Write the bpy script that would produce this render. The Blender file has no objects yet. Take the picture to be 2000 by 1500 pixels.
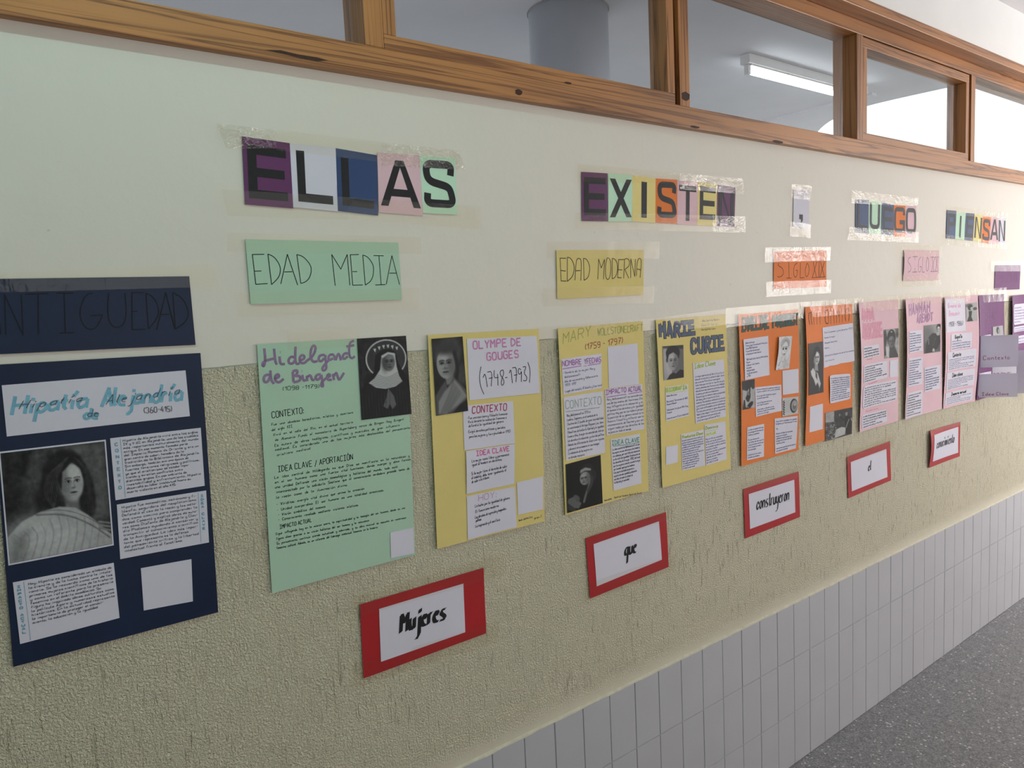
import bpy, bmesh, math, random, unicodedata
import numpy as np
from mathutils import Matrix, Vector

random.seed(7)
SC = bpy.context.scene
COL = SC.collection
PI = math.pi

# ------------------------------------------------------------------ camera
CAM_F = 1445.138
CAM_C = np.array([-1.35377, -1.41398, 1.66583])
CAM_R = np.array([[0.792667823987559, -0.6077277684368881, -0.04842189882084637],
                  [-0.10039095338585632, -0.05177429539839446, -0.9936000597897902],
                  [0.601331337361504, 0.7924559178948616, -0.10205018814438856]])
cam_d = bpy.data.cameras.new('camera')
cam_d.sensor_fit = 'HORIZONTAL'; cam_d.sensor_width = 36.0
cam_d.lens = 36.0 * CAM_F / 2000.0
cam_d.clip_start = 0.02
cam = bpy.data.objects.new('camera', cam_d); COL.objects.link(cam)
M = Matrix.Identity(4)
for i in range(3):
    M[i][0] = CAM_R[0][i]; M[i][1] = -CAM_R[1][i]; M[i][2] = -CAM_R[2][i]; M[i][3] = CAM_C[i]
cam.matrix_world = M
SC.camera = cam

# ------------------------------------------------------------------ look
SC.view_settings.view_transform = 'Standard'
SC.view_settings.look = 'None'
SC.view_settings.gamma = 1.0
SC.view_settings.use_curve_mapping = False
SC.view_settings.exposure = 0.08
SC.cycles.use_denoising = True
SC.cycles.max_bounces = 10
SC.cycles.diffuse_bounces = 5
SC.cycles.glossy_bounces = 4
SC.cycles.transparent_max_bounces = 24
SC.cycles.sample_clamp_indirect = 6.0

# ------------------------------------------------------------------ sky and daylight
world = bpy.data.worlds.new('sky'); SC.world = world
world.use_nodes = True
bg = world.node_tree.nodes['Background']
bg.inputs[0].default_value = (0.80, 0.95, 1.0, 1); bg.inputs[1].default_value = 0.45

CEIL = 2.95          # ceiling height
OPP = -2.75          # plane of the corridor's other wall
def daylight(name, loc, size_x, size_z, power, color, rot):
    d = bpy.data.lights.new(name, 'AREA'); d.shape = 'RECTANGLE'
    d.size = size_x; d.size_y = size_z; d.energy = power; d.color = color
    o = bpy.data.objects.new(name, d); o.location = loc; o.rotation_euler = rot; COL.objects.link(o)
    return o
# daylight through the right-hand window opposite the posters, then an added fill light
daylight('window_daylight', (4.7, OPP - 0.14, 1.75), 2.6, 1.6, 152, (1.0, 0.96, 0.94), (PI / 2, 0, 0))
daylight('window_daylight', (0.2, OPP - 0.14, 1.75), 2.8, 1.5, 17, (1.0, 0.94, 0.89), (PI / 2, 0, 0))  # added dim fill, placed to brighten the middle of the poster wall
daylight('end_window_daylight', (10.9, -1.35, 1.6), 2.2, 2.2, 100, (1.0, 0.985, 0.98), (0, PI / 2, 0))
# daylight falling into the light well behind the classroom
daylight('light_well_daylight', (5.3, 3.0, 4.3), 2.4, 6.0, 300, (0.80, 0.97, 1.0), (0, 0, 0))
daylight('classroom_window_daylight', (0.6, 6.8, 1.7), 6.0, 1.4, 130, (0.97, 0.97, 1.0), (-PI / 2, 0, 0))

# ------------------------------------------------------------------ helpers
def ray(px, py):
    return np.array([(px - 1000) / CAM_F, (py - 750) / CAM_F, 1.0]) @ CAM_R
def at(px, py, y=0.0):
    """point of the plane at depth y (parallel to the poster wall) read off the photograph"""
    d = ray(px, py)
    return CAM_C + d * ((y - CAM_C[1]) / d[1])
def zm(s, ox, oy):
    """reads coordinates taken from an enlargement"""
    return lambda *pts: [(ox + x / s, oy + y / s) for x, y in pts]

WORLD_LOC = {}
def empty(name, loc, label, cat, group=None):
    o = bpy.data.objects.new(name, None); o.empty_display_size = 0.05
    o.location = loc; COL.objects.link(o); WORLD_LOC[o.name] = np.array(loc, float)
    o['label'] = label; o['category'] = cat
    if group: o['group'] = group
    return o
def tag(o, label, cat, group=None):
    o['label'] = label; o['category'] = cat
    if group: o['group'] = group
    return o
def obj(name, verts, faces, mats, parent=None, fmat=None, smooth=False, center=True):
    verts = np.array(verts, float)
    if parent is not None:
        off = WORLD_LOC[parent.name]
    elif center:
        off = (verts.min(0) + verts.max(0)) / 2; off[2] = verts[:, 2].min()
    else:
        off = np.zeros(3)
    me = bpy.data.meshes.new(name)
    me.from_pydata((verts - off).tolist(), [], faces)
    if not isinstance(mats, (list, tuple)): mats = [mats]
    for m in mats: me.materials.append(m)
    if fmat is not None: me.polygons.foreach_set('material_index', fmat)
    if smooth: me.polygons.foreach_set('use_smooth', [True] * len(me.polygons))
    me.update()
    o = bpy.data.objects.new(name, me); COL.objects.link(o)
    if parent is not None: o.parent = parent
    else: o.location = off
    WORLD_LOC[o.name] = off
    return o
def struct(o):
    o['kind'] = 'structure'; return o

class MB:
    def __init__(s): s.v = []; s.f = []; s.m = []
    def box(s, x0, x1, y0, y1, z0, z1, mi=0, bev=0.0):
        b = len(s.v)
        if bev <= 0:
            s.v += [(x0, y0, z0), (x1, y0, z0), (x1, y1, z0), (x0, y1, z0), (x0, y0, z1), (x1, y0, z1), (x1, y1, z1), (x0, y1, z1)]
            fs = [(0, 3, 2, 1), (4, 5, 6, 7), (0, 1, 5, 4), (1, 2, 6, 5), (2, 3, 7, 6), (3, 0, 4, 7)]
        else:
            bm = bmesh.new()
            bmesh.ops.create_cube(bm, size=1.0)
            for q in bm.verts:
                q.co = Vector(((x0 + x1) / 2 + q.co.x * (x1 - x0), (y0 + y1) / 2 + q.co.y * (y1 - y0), (z0 + z1) / 2 + q.co.z * (z1 - z0)))
            bmesh.ops.bevel(bm, geom=bm.edges[:], offset=bev, segments=2, profile=0.5, affect='EDGES')
            bm.verts.index_update()
            s.v += [tuple(q.co) for q in bm.verts]
            fs = [tuple(q.index for q in f.verts) for f in bm.faces]
            bm.free()
        s.f += [tuple(b + i for i in f) for f in fs]; s.m += [mi] * len(fs)
        return s
    def cyl(s, p0, p1, r0, r1=None, n=32, mi=0, caps=True):
        r1 = r0 if r1 is None else r1
        p0 = np.array(p0, float); p1 = np.array(p1, float); d = p1 - p0; d /= np.linalg.norm(d)
        a = np.cross(d, [0, 0, 1.0]);
        if np.linalg.norm(a) < 1e-6: a = np.array([1.0, 0, 0])
        a /= np.linalg.norm(a); c = np.cross(d, a); b = len(s.v)
        for k in range(n):
            t = 2 * PI * k / n; q = a * math.cos(t) + c * math.sin(t)
            s.v += [tuple(p0 + q * r0), tuple(p1 + q * r1)]
        for k in range(n):
            i, j = b + 2 * k, b + 2 * ((k + 1) % n)
            s.f.append((i, i + 1, j + 1, j)); s.m.append(mi)
        if caps:
            s.f.append(tuple(b + 2 * k for k in range(n))); s.m.append(mi)
            s.f.append(tuple(b + 2 * k + 1 for k in reversed(range(n)))); s.m.append(mi)
        return s
    def build(s, name, mats, parent=None, smooth=False):
        return obj(name, s.v, s.f, mats, parent, s.m, smooth)

def srgb(r, g, b):
    f = lambda c: (c / 255 / 12.92) if c / 255 <= 0.04045 else ((c / 255 + 0.055) / 1.055) ** 2.4
    return (f(r), f(g), f(b), 1)

# ------------------------------------------------------------------ materials
MC = {}
def nodes(name):
    m = bpy.data.materials.new(name); m.use_nodes = True
    nt = m.node_tree; b = nt.nodes['Principled BSDF']
    return m, nt, b
def N(nt, t, **kw):
    n = nt.nodes.new(t)
    for k, v in kw.items():
        if k in n.inputs: n.inputs[k].default_value = v
        else: setattr(n, k, v)
    return n
def mathn(nt, op, a, b=None, c=None):
    n = nt.nodes.new('ShaderNodeMath'); n.operation = op
    for i, q in enumerate((a, b, c)):
        if q is None: continue
        if isinstance(q, (int, float)): n.inputs[i].default_value = q
        else: nt.links.new(q, n.inputs[i])
    return n.outputs[0]
def ramp(nt, fac, stops, interp='LINEAR'):
    r = nt.nodes.new('ShaderNodeValToRGB'); r.color_ramp.interpolation = interp
    e = r.color_ramp.elements
    while len(e) < len(stops): e.new(0.5)
    for i, (p, c) in enumerate(stops):
        e[i].position = p; e[i].color = c if len(c) == 4 else (*c, 1)
    nt.links.new(fac, r.inputs[0]); return r.outputs[0]
def mix(nt, fac, a, b, mode='MIX'):
    n = nt.nodes.new('ShaderNodeMix'); n.data_type = 'RGBA'; n.blend_type = mode
    for i, q in ((0, fac), (6, a), (7, b)):
        if isinstance(q, (int, float, tuple)): n.inputs[i].default_value = q
        else: nt.links.new(q, n.inputs[i])
    return n.outputs[2]
def coord(nt, scale=(1, 1, 1)):
    g = nt.nodes.new('ShaderNodeNewGeometry'); mp = nt.nodes.new('ShaderNodeMapping')
    mp.inputs['Scale'].default_value = scale
    nt.links.new(g.outputs['Position'], mp.inputs['Vector']); return mp.outputs[0]
def noise(nt, vec, scale, detail=2.0, rough=0.5, dist=0.0):
    n = nt.nodes.new('ShaderNodeTexNoise'); n.inputs['Scale'].default_value = scale
    n.inputs['Detail'].default_value = detail; n.inputs['Roughness'].default_value = rough
    n.inputs['Distortion'].default_value = dist
    nt.links.new(vec, n.inputs['Vector']); return n.outputs['Fac']
def bump(nt, h, strength, distance, b):
    n = nt.nodes.new('ShaderNodeBump'); n.inputs['Strength'].default_value = strength
    n.inputs['Distance'].default_value = distance
    nt.links.new(h, n.inputs['Height']); nt.links.new(n.outputs[0], b.inputs['Normal']); return n

def paper(name, col, rough=0.72, spec=0.25, vary=0.05, wrinkle=0.15):
    if name in MC: return MC[name]
    m, nt, b = nodes(name)
    v = coord(nt)
    n1 = noise(nt, v, 9.0, 3.0); n2 = noise(nt, v, 260.0, 2.0)
    lo = tuple(c * (1 - vary) for c in col[:3]) + (1,); hi = tuple(min(1, c * (1 + vary)) for c in col[:3]) + (1,)
    nt.links.new(ramp(nt, n1, [(0.3, lo), (0.7, hi)]), b.inputs['Base Color'])
    b.inputs['Roughness'].default_value = rough; b.inputs['Specular IOR Level'].default_value = spec
    bump(nt, mathn(nt, 'MULTIPLY_ADD', n2, 0.08, noise(nt, v, 16.0, 3.0)), wrinkle, 0.004, b)
    MC[name] = m; return m
def ink(name, col, rough=0.6):
    if name in MC: return MC[name]
    m, nt, b = nodes(name)
    n1 = noise(nt, coord(nt), 120.0, 2.0)
    nt.links.new(ramp(nt, n1, [(0.3, tuple(c * 0.88 for c in col[:3])), (0.7, tuple(min(1, c * 1.12) for c in col[:3]))]), b.inputs['Base Color'])
    b.inputs['Roughness'].default_value = rough; b.inputs['Specular IOR Level'].default_value = 0.25
    MC[name] = m; return m
def plain(name, col, rough=0.5, spec=0.4, vary=0.06, sc=20.0, bmp=0.0):
    if name in MC: return MC[name]
    m, nt, b = nodes(name); v = coord(nt); n1 = noise(nt, v, sc, 3.0)
    nt.links.new(ramp(nt, n1, [(0.25, tuple(c * (1 - vary) for c in col[:3])), (0.75, tuple(min(1, c * (1 + vary)) for c in col[:3]))]), b.inputs['Base Color'])
    b.inputs['Roughness'].default_value = rough; b.inputs['Specular IOR Level'].default_value = spec
    if bmp: bump(nt, noise(nt, v, 90.0, 3.0), bmp, 0.003, b)
    MC[name] = m; return m

def plaster_wall():
    m, nt, b = nodes('painted_plaster')
    g = nt.nodes.new('ShaderNodeNewGeometry'); sep = nt.nodes.new('ShaderNodeSeparateXYZ')
    nt.links.new(g.outputs['Position'], sep.inputs[0])
    v = coord(nt); z = sep.outputs['Z']
    wob = mathn(nt, 'MULTIPLY_ADD', noise(nt, coord(nt, (1, 1, 0.2)), 7.0, 4.0), 0.012, -0.006)
    zz = mathn(nt, 'ADD', z, wob)
    def step(e0, e1):
        q = nt.nodes.new('ShaderNodeMapRange'); q.interpolation_type = 'SMOOTHSTEP'
        q.inputs['From Min'].default_value = e0; q.inputs['From Max'].default_value = e1
        nt.links.new(zz, q.inputs['Value']); return q.outputs[0]
    lower = mathn(nt, 'SUBTRACT', 1.0, step(1.581, 1.585))
    rough = mathn(nt, 'MULTIPLY', lower, step(0.605, 0.672))
    # roughcast: fine grains plus trowel drags running down
    grain = noise(nt, v, 215.0, 3.0, 0.62, 0.3)
    grain = ramp(nt, grain, [(0.36, (0, 0, 0)), (0.64, (1, 1, 1))])
    fine = noise(nt, v, 420.0, 2.0)
    drag = noise(nt, coord(nt, (1, 1, 0.075)), 235.0, 2.5, 0.6, 0.9)
    drag = ramp(nt, drag, [(0.335, (0, 0, 0)), (0.40, (1, 1, 1)), (1.0, (1, 1, 1))])
    patch = noise(nt, coord(nt, (1, 1, 0.6)), 5.0, 2.0)
    right = nt.nodes.new('ShaderNodeMapRange'); right.inputs['From Min'].default_value = -0.6; right.inputs['From Max'].default_value = 1.2
    nt.links.new(sep.outputs['X'], right.inputs['Value'])
    patch = ramp(nt, mathn(nt, 'MULTIPLY_ADD', right.outputs[0], 0.22, mathn(nt, 'SUBTRACT', patch, 0.12)), [(0.40, (0, 0, 0)), (0.60, (1, 1, 1))])
    dragp = mathn(nt, 'ADD', mathn(nt, 'MULTIPLY', mathn(nt, 'SUBTRACT', drag, 1.0), mathn(nt, 'MULTIPLY_ADD', patch, 0.80, 0.42)), 1.0)
    hgt = mathn(nt, 'ADD', mathn(nt, 'MULTIPLY', grain, 0.62), mathn(nt, 'MULTIPLY', dragp, 0.7))
    hgt = mathn(nt, 'ADD', hgt, mathn(nt, 'MULTIPLY', fine, 0.22))
    hgt = mathn(nt, 'MULTIPLY', hgt, rough)
    smooth_h = mathn(nt, 'MULTIPLY', noise(nt, v, 22.0, 4.0), 0.16)
    step_h = mathn(nt, 'MULTIPLY', lower, 0.5)
    H = mathn(nt, 'ADD', mathn(nt, 'ADD', hgt, smooth_h), step_h)
    bump(nt, H, 1.0, 0.0074, b)
    big = noise(nt, v, 1.6, 4.0)
    c = ramp(nt, big, [(0.3, (0.84, 0.775, 0.575)), (0.7, (0.90, 0.82, 0.615))])
    c = mix(nt, rough, (0.60, 0.555, 0.435, 1), c)
    up = mix(nt, lower, (0.70, 0.655, 0.585, 1), c)
    pit_shade = mathn(nt, 'MULTIPLY', mathn(nt, 'SUBTRACT', 1.0, dragp), mathn(nt, 'MULTIPLY', rough, 0.55))  # shade of the drag hollows, put into the colour besides the relief
    up = mix(nt, pit_shade, up, (0.30, 0.26, 0.16, 1))
    spots = ramp(nt, noise(nt, v, 42.0, 1.0), [(0.20, (1, 1, 1)), (0.235, (0, 0, 0))])
    up = mix(nt, mathn(nt, 'MULTIPLY', spots, 0.5), up, (0.42, 0.38, 0.30, 1))
    nt.links.new(up, b.inputs['Base Color'])
    b.inputs['Roughness'].default_value = 0.55; b.inputs['Specular IOR Level'].default_value = 0.25
    return m

def wood(name, axis, light, dark):
    m, nt, b = nodes(name)
    st = {'x': (0.55, 26, 26), 'z': (26, 26, 0.55)}[axis]
    warp = noise(nt, coord(nt, {'x': (0.8, 3, 3), 'z': (3, 3, 0.8)}[axis]), 2.2, 2.0)
    n1 = noise(nt, coord(nt, st), 1.0, 4.0, 0.55, 1.2)
    md = tuple(0.62 * a + 0.38 * c for a, c in zip(light, dark))
    grain = ramp(nt, n1, [(0.33, dark), (0.40, light), (0.48, light), (0.525, dark), (0.56, light), (1.0, tuple(min(1, c * 1.1) for c in light))])
    fibre = noise(nt, coord(nt, {'x': (5, 200, 200), 'z': (200, 200, 5)}[axis]), 1.0, 3.0)
    c = mix(nt, mathn(nt, 'MULTIPLY', fibre, 0.4), grain, tuple(q * 0.5 for q in light) + (1,))
    tone = ramp(nt, warp, [(0.3, (0.82, 0.80, 0.78)), (0.7, (1.1, 1.06, 1.0))])
    c = mix(nt, 1.0, c, tone, 'MULTIPLY')
    vor = nt.nodes.new('ShaderNodeTexVoronoi'); vor.inputs['Scale'].default_value = 2.3
    nt.links.new(coord(nt, {'x': (1, 0.2, 2.6), 'z': (2.6, 0.2, 1)}[axis]), vor.inputs['Vector'])
    knot = ramp(nt, vor.outputs['Distance'], [(0.02, (1, 1, 1)), (0.075, (0, 0, 0))])
    c = mix(nt, mathn(nt, 'MULTIPLY', knot, 0.8), c, (0.06, 0.025, 0.012, 1))
    nt.links.new(c, b.inputs['Base Color'])
    b.inputs['Roughness'].default_value = 0.42; b.inputs['Specular IOR Level'].default_value = 0.45
    b.inputs['Coat Weight'].default_value = 0.25; b.inputs['Coat Roughness'].default_value = 0.3
    bump(nt, mathn(nt, 'ADD', fibre, n1), 0.12, 0.002, b)
    return m

def terrazzo():
    m, nt, b = nodes('terrazzo')
    v = coord(nt)
    def chips(sc, lo, hi):
        q = nt.nodes.new('ShaderNodeTexVoronoi'); q.inputs['Scale'].default_value = sc
        nt.links.new(v, q.inputs['Vector'])
        s = nt.nodes.new('ShaderNodeSeparateColor'); nt.links.new(q.outputs['Color'], s.inputs[0])
        return q.outputs['Distance'], s.outputs[0], s.outputs[1]
    d1, r1, g1 = chips(85.0, 0, 1); d2, r2, g2 = chips(210.0, 0, 1)
    base = ramp(nt, noise(nt, v, 30.0, 4.0), [(0.3, (0.19, 0.19, 0.20)), (0.7, (0.26, 0.258, 0.268))])
    c = mix(nt, mathn(nt, 'MULTIPLY', mathn(nt, 'GREATER_THAN', r2, 0.62), 0.5), base, (0.105, 0.105, 0.115, 1))
    c = mix(nt, mathn(nt, 'MULTIPLY', mathn(nt, 'GREATER_THAN', g2, 0.80), 0.55), c, (0.40, 0.39, 0.38, 1))
    w = mathn(nt, 'MULTIPLY', mathn(nt, 'GREATER_THAN', r1, 0.90), mathn(nt, 'LESS_THAN', d1, 0.36))
    c = mix(nt, w, c, (0.56, 0.54, 0.53, 1))
    nt.links.new(c, b.inputs['Base Color'])
    b.inputs['Roughness'].default_value = 0.45; b.inputs['Specular IOR Level'].default_value = 0.3
    return m

def schlick(nt, f0):
    """reflectance that is the same from both sides of a thin sheet"""
    g = nt.nodes.new('ShaderNodeNewGeometry'); d = nt.nodes.new('ShaderNodeVectorMath'); d.operation = 'DOT_PRODUCT'
    nt.links.new(g.outputs['Incoming'], d.inputs[0]); nt.links.new(g.outputs['True Normal'], d.inputs[1])
    c = mathn(nt, 'ABSOLUTE', d.outputs['Value'])
    p = mathn(nt, 'POWER', mathn(nt, 'SUBTRACT', 1.0, c), 5.0)
    return mathn(nt, 'MULTIPLY_ADD', p, 1.0 - f0, f0)
def glass():
    m = bpy.data.materials.new('window_glass'); m.use_nodes = True; nt = m.node_tree
    nt.nodes.clear()
    out = nt.nodes.new('ShaderNodeOutputMaterial'); mx = nt.nodes.new('ShaderNodeMixShader')
    tr = nt.nodes.new('ShaderNodeBsdfTransparent'); tr.inputs[0].default_value = (0.955, 0.975, 0.98, 1)
    gl = nt.nodes.new('ShaderNodeBsdfGlossy'); gl.inputs['Roughness'].default_value = 0.03
    nt.links.new(schlick(nt, 0.075), mx.inputs[0]); nt.links.new(tr.outputs[0], mx.inputs[1]); nt.links.new(gl.outputs[0], mx.inputs[2])
    nt.links.new(mx.outputs[0], out.inputs[0]); return m

def tape_mat(name, tint, wrinkle, freq, rough=0.16, f0=0.07, depth=0.0008):
    m = bpy.data.materials.new(name); m.use_nodes = True; nt = m.node_tree
    nt.nodes.clear()
    out = nt.nodes.new('ShaderNodeOutputMaterial'); mx = nt.nodes.new('ShaderNodeMixShader')
    tr = nt.nodes.new('ShaderNodeBsdfTransparent'); tr.inputs[0].default_value = (*tint, 1)
    gl = nt.nodes.new('ShaderNodeBsdfGlossy'); gl.inputs['Roughness'].default_value = rough
    v = coord(nt)
    h = mathn(nt, 'ADD', mathn(nt, 'MULTIPLY', noise(nt, v, freq, 2.0, 0.5, 0.6), 1.0), mathn(nt, 'MULTIPLY', noise(nt, v, 16.0, 2.0), 4.0))
    bp = nt.nodes.new('ShaderNodeBump'); bp.inputs['Strength'].default_value = wrinkle; bp.inputs['Distance'].default_value = depth
    nt.links.new(h, bp.inputs['Height']); nt.links.new(bp.outputs[0], gl.inputs['Normal'])
    nt.links.new(schlick(nt, f0), mx.inputs[0]); nt.links.new(tr.outputs[0], mx.inputs[1]); nt.links.new(gl.outputs[0], mx.inputs[2])
    nt.links.new(mx.outputs[0], out.inputs[0]); return m

def print_mat():
    m, nt, b = nodes('printed_picture')
    a = nt.nodes.new('ShaderNodeAttribute'); a.attribute_name = 'tone'
    nt.links.new(a.outputs['Color'], b.inputs['Base Color'])
    b.inputs['Roughness'].default_value = 0.6; b.inputs['Specular IOR Level'].default_value = 0.25
    return m
def emit(name, col, strength):
    m = bpy.data.materials.new(name); m.use_nodes = True; nt = m.node_tree; nt.nodes.clear()
    out = nt.nodes.new('ShaderNodeOutputMaterial'); e = nt.nodes.new('ShaderNodeEmission')
    e.inputs[0].default_value = (*col, 1); e.inputs[1].default_value = strength
    nt.links.new(e.outputs[0], out.inputs[0]); return m


WOODX = wood('varnished_pine', 'x', (0.47, 0.205, 0.064), (0.14, 0.045, 0.012))
WOODZ = wood('varnished_pine_upright', 'z', (0.45, 0.195, 0.060), (0.14, 0.045, 0.012))
PLASTER = plaster_wall()
TERR = terrazzo()
GLASS = glass()
PRINT = print_mat()
TILE = plain('glazed_tile', (0.455, 0.45, 0.475), 0.32, 0.45, 0.03, 6.0)
GROUT = plain('grout', (0.37, 0.355, 0.355), 0.9, 0.1, 0.15, 60.0)
MORTAR = plain('painted_mortar', (0.58, 0.545, 0.44), 0.7, 0.2, 0.1, 40.0, 0.5)
CEILM = plain('white_ceiling_paint', (0.80, 0.79, 0.81), 0.8, 0.2, 0.02, 4.0, 0.08)
CLASSM = plain('grey_ceiling_paint', (0.69, 0.695, 0.745), 0.8, 0.2, 0.03, 4.0, 0.08)
COLM = plain('pale_blue_column_paint', (0.55, 0.58, 0.64), 0.55, 0.3, 0.03, 6.0, 0.05)
WHITEM = plain('white_wall_paint', (0.80, 0.80, 0.79), 0.7, 0.2, 0.03, 4.0, 0.1)
ENAMEL = plain('white_enamel', (0.75, 0.75, 0.76), 0.35, 0.5, 0.02)
SCREWM = plain('steel_screw', (0.5, 0.48, 0.45), 0.35, 0.6, 0.05)
TAPE = tape_mat('clear_packing_tape', (0.985, 0.972, 0.93), 1.0, 110.0, 0.12, 0.030, 0.0007)
TAPEW = tape_mat('wrinkled_packing_tape', (0.985, 0.972, 0.935), 1.0, 150.0, 0.07, 0.095, 0.0018)
TAPES = tape_mat('sparkling_packing_tape', (0.985, 0.972, 0.93), 1.0, 100.0, 0.06, 0.12, 0.011)
TAPEF = tape_mat('faint_packing_tape', (0.985, 0.975, 0.94), 1.0, 60.0, 0.3, 0.03, 0.0006)

P_WHITE = paper('white_paper', (0.645, 0.625, 0.71), 0.7, 0.25, 0.02)
P_NAVY = paper('navy_card', (0.006, 0.015, 0.046), 0.5, 0.3, 0.10, 0.25)
P_GREEN = paper('mint_green_card', (0.41, 0.585, 0.445), 0.7, 0.2, 0.02, 0.2)
P_YELLOW = paper('yellow_card', (0.68, 0.55, 0.205), 0.7, 0.2, 0.03, 0.3)
P_ORANGE = paper('orange_card', (0.72, 0.185, 0.035), 0.65, 0.25, 0.03, 0.3)
P_PINK = paper('pink_card', (0.70, 0.475, 0.525), 0.7, 0.2, 0.03, 0.3)
P_PURPLE = paper('purple_card', (0.16, 0.05, 0.155), 0.65, 0.25, 0.04, 0.3)
P_PLUM = paper('plum_card', (0.115, 0.028, 0.105), 0.55, 0.3, 0.05, 0.3)
P_BLUE = paper('blue_card', (0.025, 0.055, 0.15), 0.55, 0.3, 0.05, 0.3)
P_MINT = paper('pale_mint_card', (0.52, 0.74, 0.565), 0.7, 0.2, 0.03, 0.2)
P_CREAM = paper('pale_yellow_card', (0.76, 0.64, 0.26), 0.7, 0.2, 0.03, 0.2)
P_RED = paper('red_card', (0.40, 0.014, 0.018), 0.5, 0.3, 0.05, 0.25)
P_FLAP = paper('grey_lilac_paper', (0.56, 0.55, 0.62), 0.7, 0.2, 0.02)
def let_light_through(m):
    nt = m.node_tree; out = next(q for q in nt.nodes if q.type == 'OUTPUT_MATERIAL'); b = nt.nodes['Principled BSDF']
    t = nt.nodes.new('ShaderNodeBsdfTranslucent'); t.inputs[0].default_value = (0.88, 0.87, 0.93, 1)
    mx = nt.nodes.new('ShaderNodeMixShader'); mx.inputs[0].default_value = 0.62
    nt.links.new(b.outputs[0], mx.inputs[1]); nt.links.new(t.outputs[0], mx.inputs[2]); nt.links.new(mx.outputs[0], out.inputs[0])
let_light_through(P_FLAP)
BLACK = ink('black_ink', (0.012, 0.012, 0.014), 0.5)
PEN = ink('black_pen', (0.075, 0.075, 0.095), 0.6)
BLUEPEN = ink('blue_pen', (0.10, 0.11, 0.24), 0.6)
DARKPEN = ink('dark_pen', (0.006, 0.008, 0.012), 0.6)

# ------------------------------------------------------------------ single-stroke alphabet (x 0-4, y 0-9, baseline 3)
FONT = {
'A': "03 29 43|15 35", 'B': "03 09 29 38 37 26 06|26 36 45 44 33 03", 'C': "48 39 19 08 04 13 33 44",
'D': "03 09 19 38 47 45 34 13 03", 'E': "49 09 03 43|06 36", 'F': "49 09 03|06 36", 'G': "48 39 19 08 04 13 33 44 46 26",
'H': "09 03|49 43|06 46", 'I': "09 49|29 23|03 43", 'J': "49 44 33 13 04", 'K': "09 03|49 06 43", 'L': "09 03 43",
'M': "03 09 26 49 43", 'N': "03 09 43 49", 'O': "19 08 04 13 33 44 48 39 19", 'P': "03 09 39 48 47 36 06",
'Q': "19 08 04 13 33 44 48 39 19|25 42", 'R': "03 09 39 48 47 36 06|26 43", 'S': "48 39 19 08 07 16 36 45 44 33 13 04",
'T': "09 49|29 23", 'U': "09 04 13 33 44 49", 'V': "09 23 49", 'W': "09 13 27 33 49", 'X': "09 43|49 03", 'Y': "09 26 49|26 23",
'Z': "09 49 03 43",
'a': "36 16 05 04 13 34|36 33", 'b': "09 03|05 16 26 35 34 23 13 04", 'c': "35 26 16 05 04 13 23 34",
'd': "39 33|35 26 16 05 04 13 23 34", 'e': "05 35 26 16 05 04 13 33", 'f': "38 29 18 13|06 26", 'g': "36 16 05 04 13 34|36 31 20 00",
'h': "09 03|05 16 26 35 33", 'i': "16 13|18 17", 'j': "26 21 10 00|28 27", 'k': "09 03|36 04 33", 'l': "09 04 13",
'm': "06 03|05 16 25 23|25 36 45 43", 'n': "06 03|05 16 26 35 33", 'o': "16 05 04 13 23 34 35 26 16", 'p': "06 00|05 16 26 35 34 23 13 04",
'q': "36 30|36 16 05 04 13 34", 'r': "06 03|05 16 26", 's': "36 16 05 34 33 03", 't': "18 14 23|06 26", 'u': "06 04 13 23 34|36 33",
'v': "06 13 26", 'w': "06 13 25 33 46", 'x': "06 33|36 03", 'y': "06 04 13 34|36 31 20 00", 'z': "06 36 03 33",
'0': "19 08 04 13 33 44 48 39 19", '1': "07 29 23", '2': "08 19 39 48 47 03 43", '3': "08 19 39 48 47 36 45 44 33 13 04",
'4': "39 05 45|37 33", '5': "49 09 06 36 45 44 33 03", '6': "39 18 04 13 33 44 45 36 06", '7': "09 49 13|16 36",
'8': "19 08 07 16 36 45 44 33 13 04 05 16 36 47 48 39 19", '9': "46 16 07 08 19 39 48 44 33 13",
'(': "29 17 15 23", ')': "09 17 15 03", '-': "06 26", '.': "03 04", ',': "14 02", ':': "03 04|06 07", '/': "02 39", '?': "08 19 29 38 15|13 14",
}
CURVY = set('BCDGJOPQRSUabcdeghmnopqsuy0235689')
def chaikin(p, n, closed=False):
    p = [np.array(q, float) for q in p]
    for _ in range(n):
        if len(p) < 3: break
        r = [p[0]]
        for a, b in zip(p[:-1], p[1:]):
            r += [a * 0.75 + b * 0.25, a * 0.25 + b * 0.75]
        r.append(p[-1]); p = r
    return p
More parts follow.
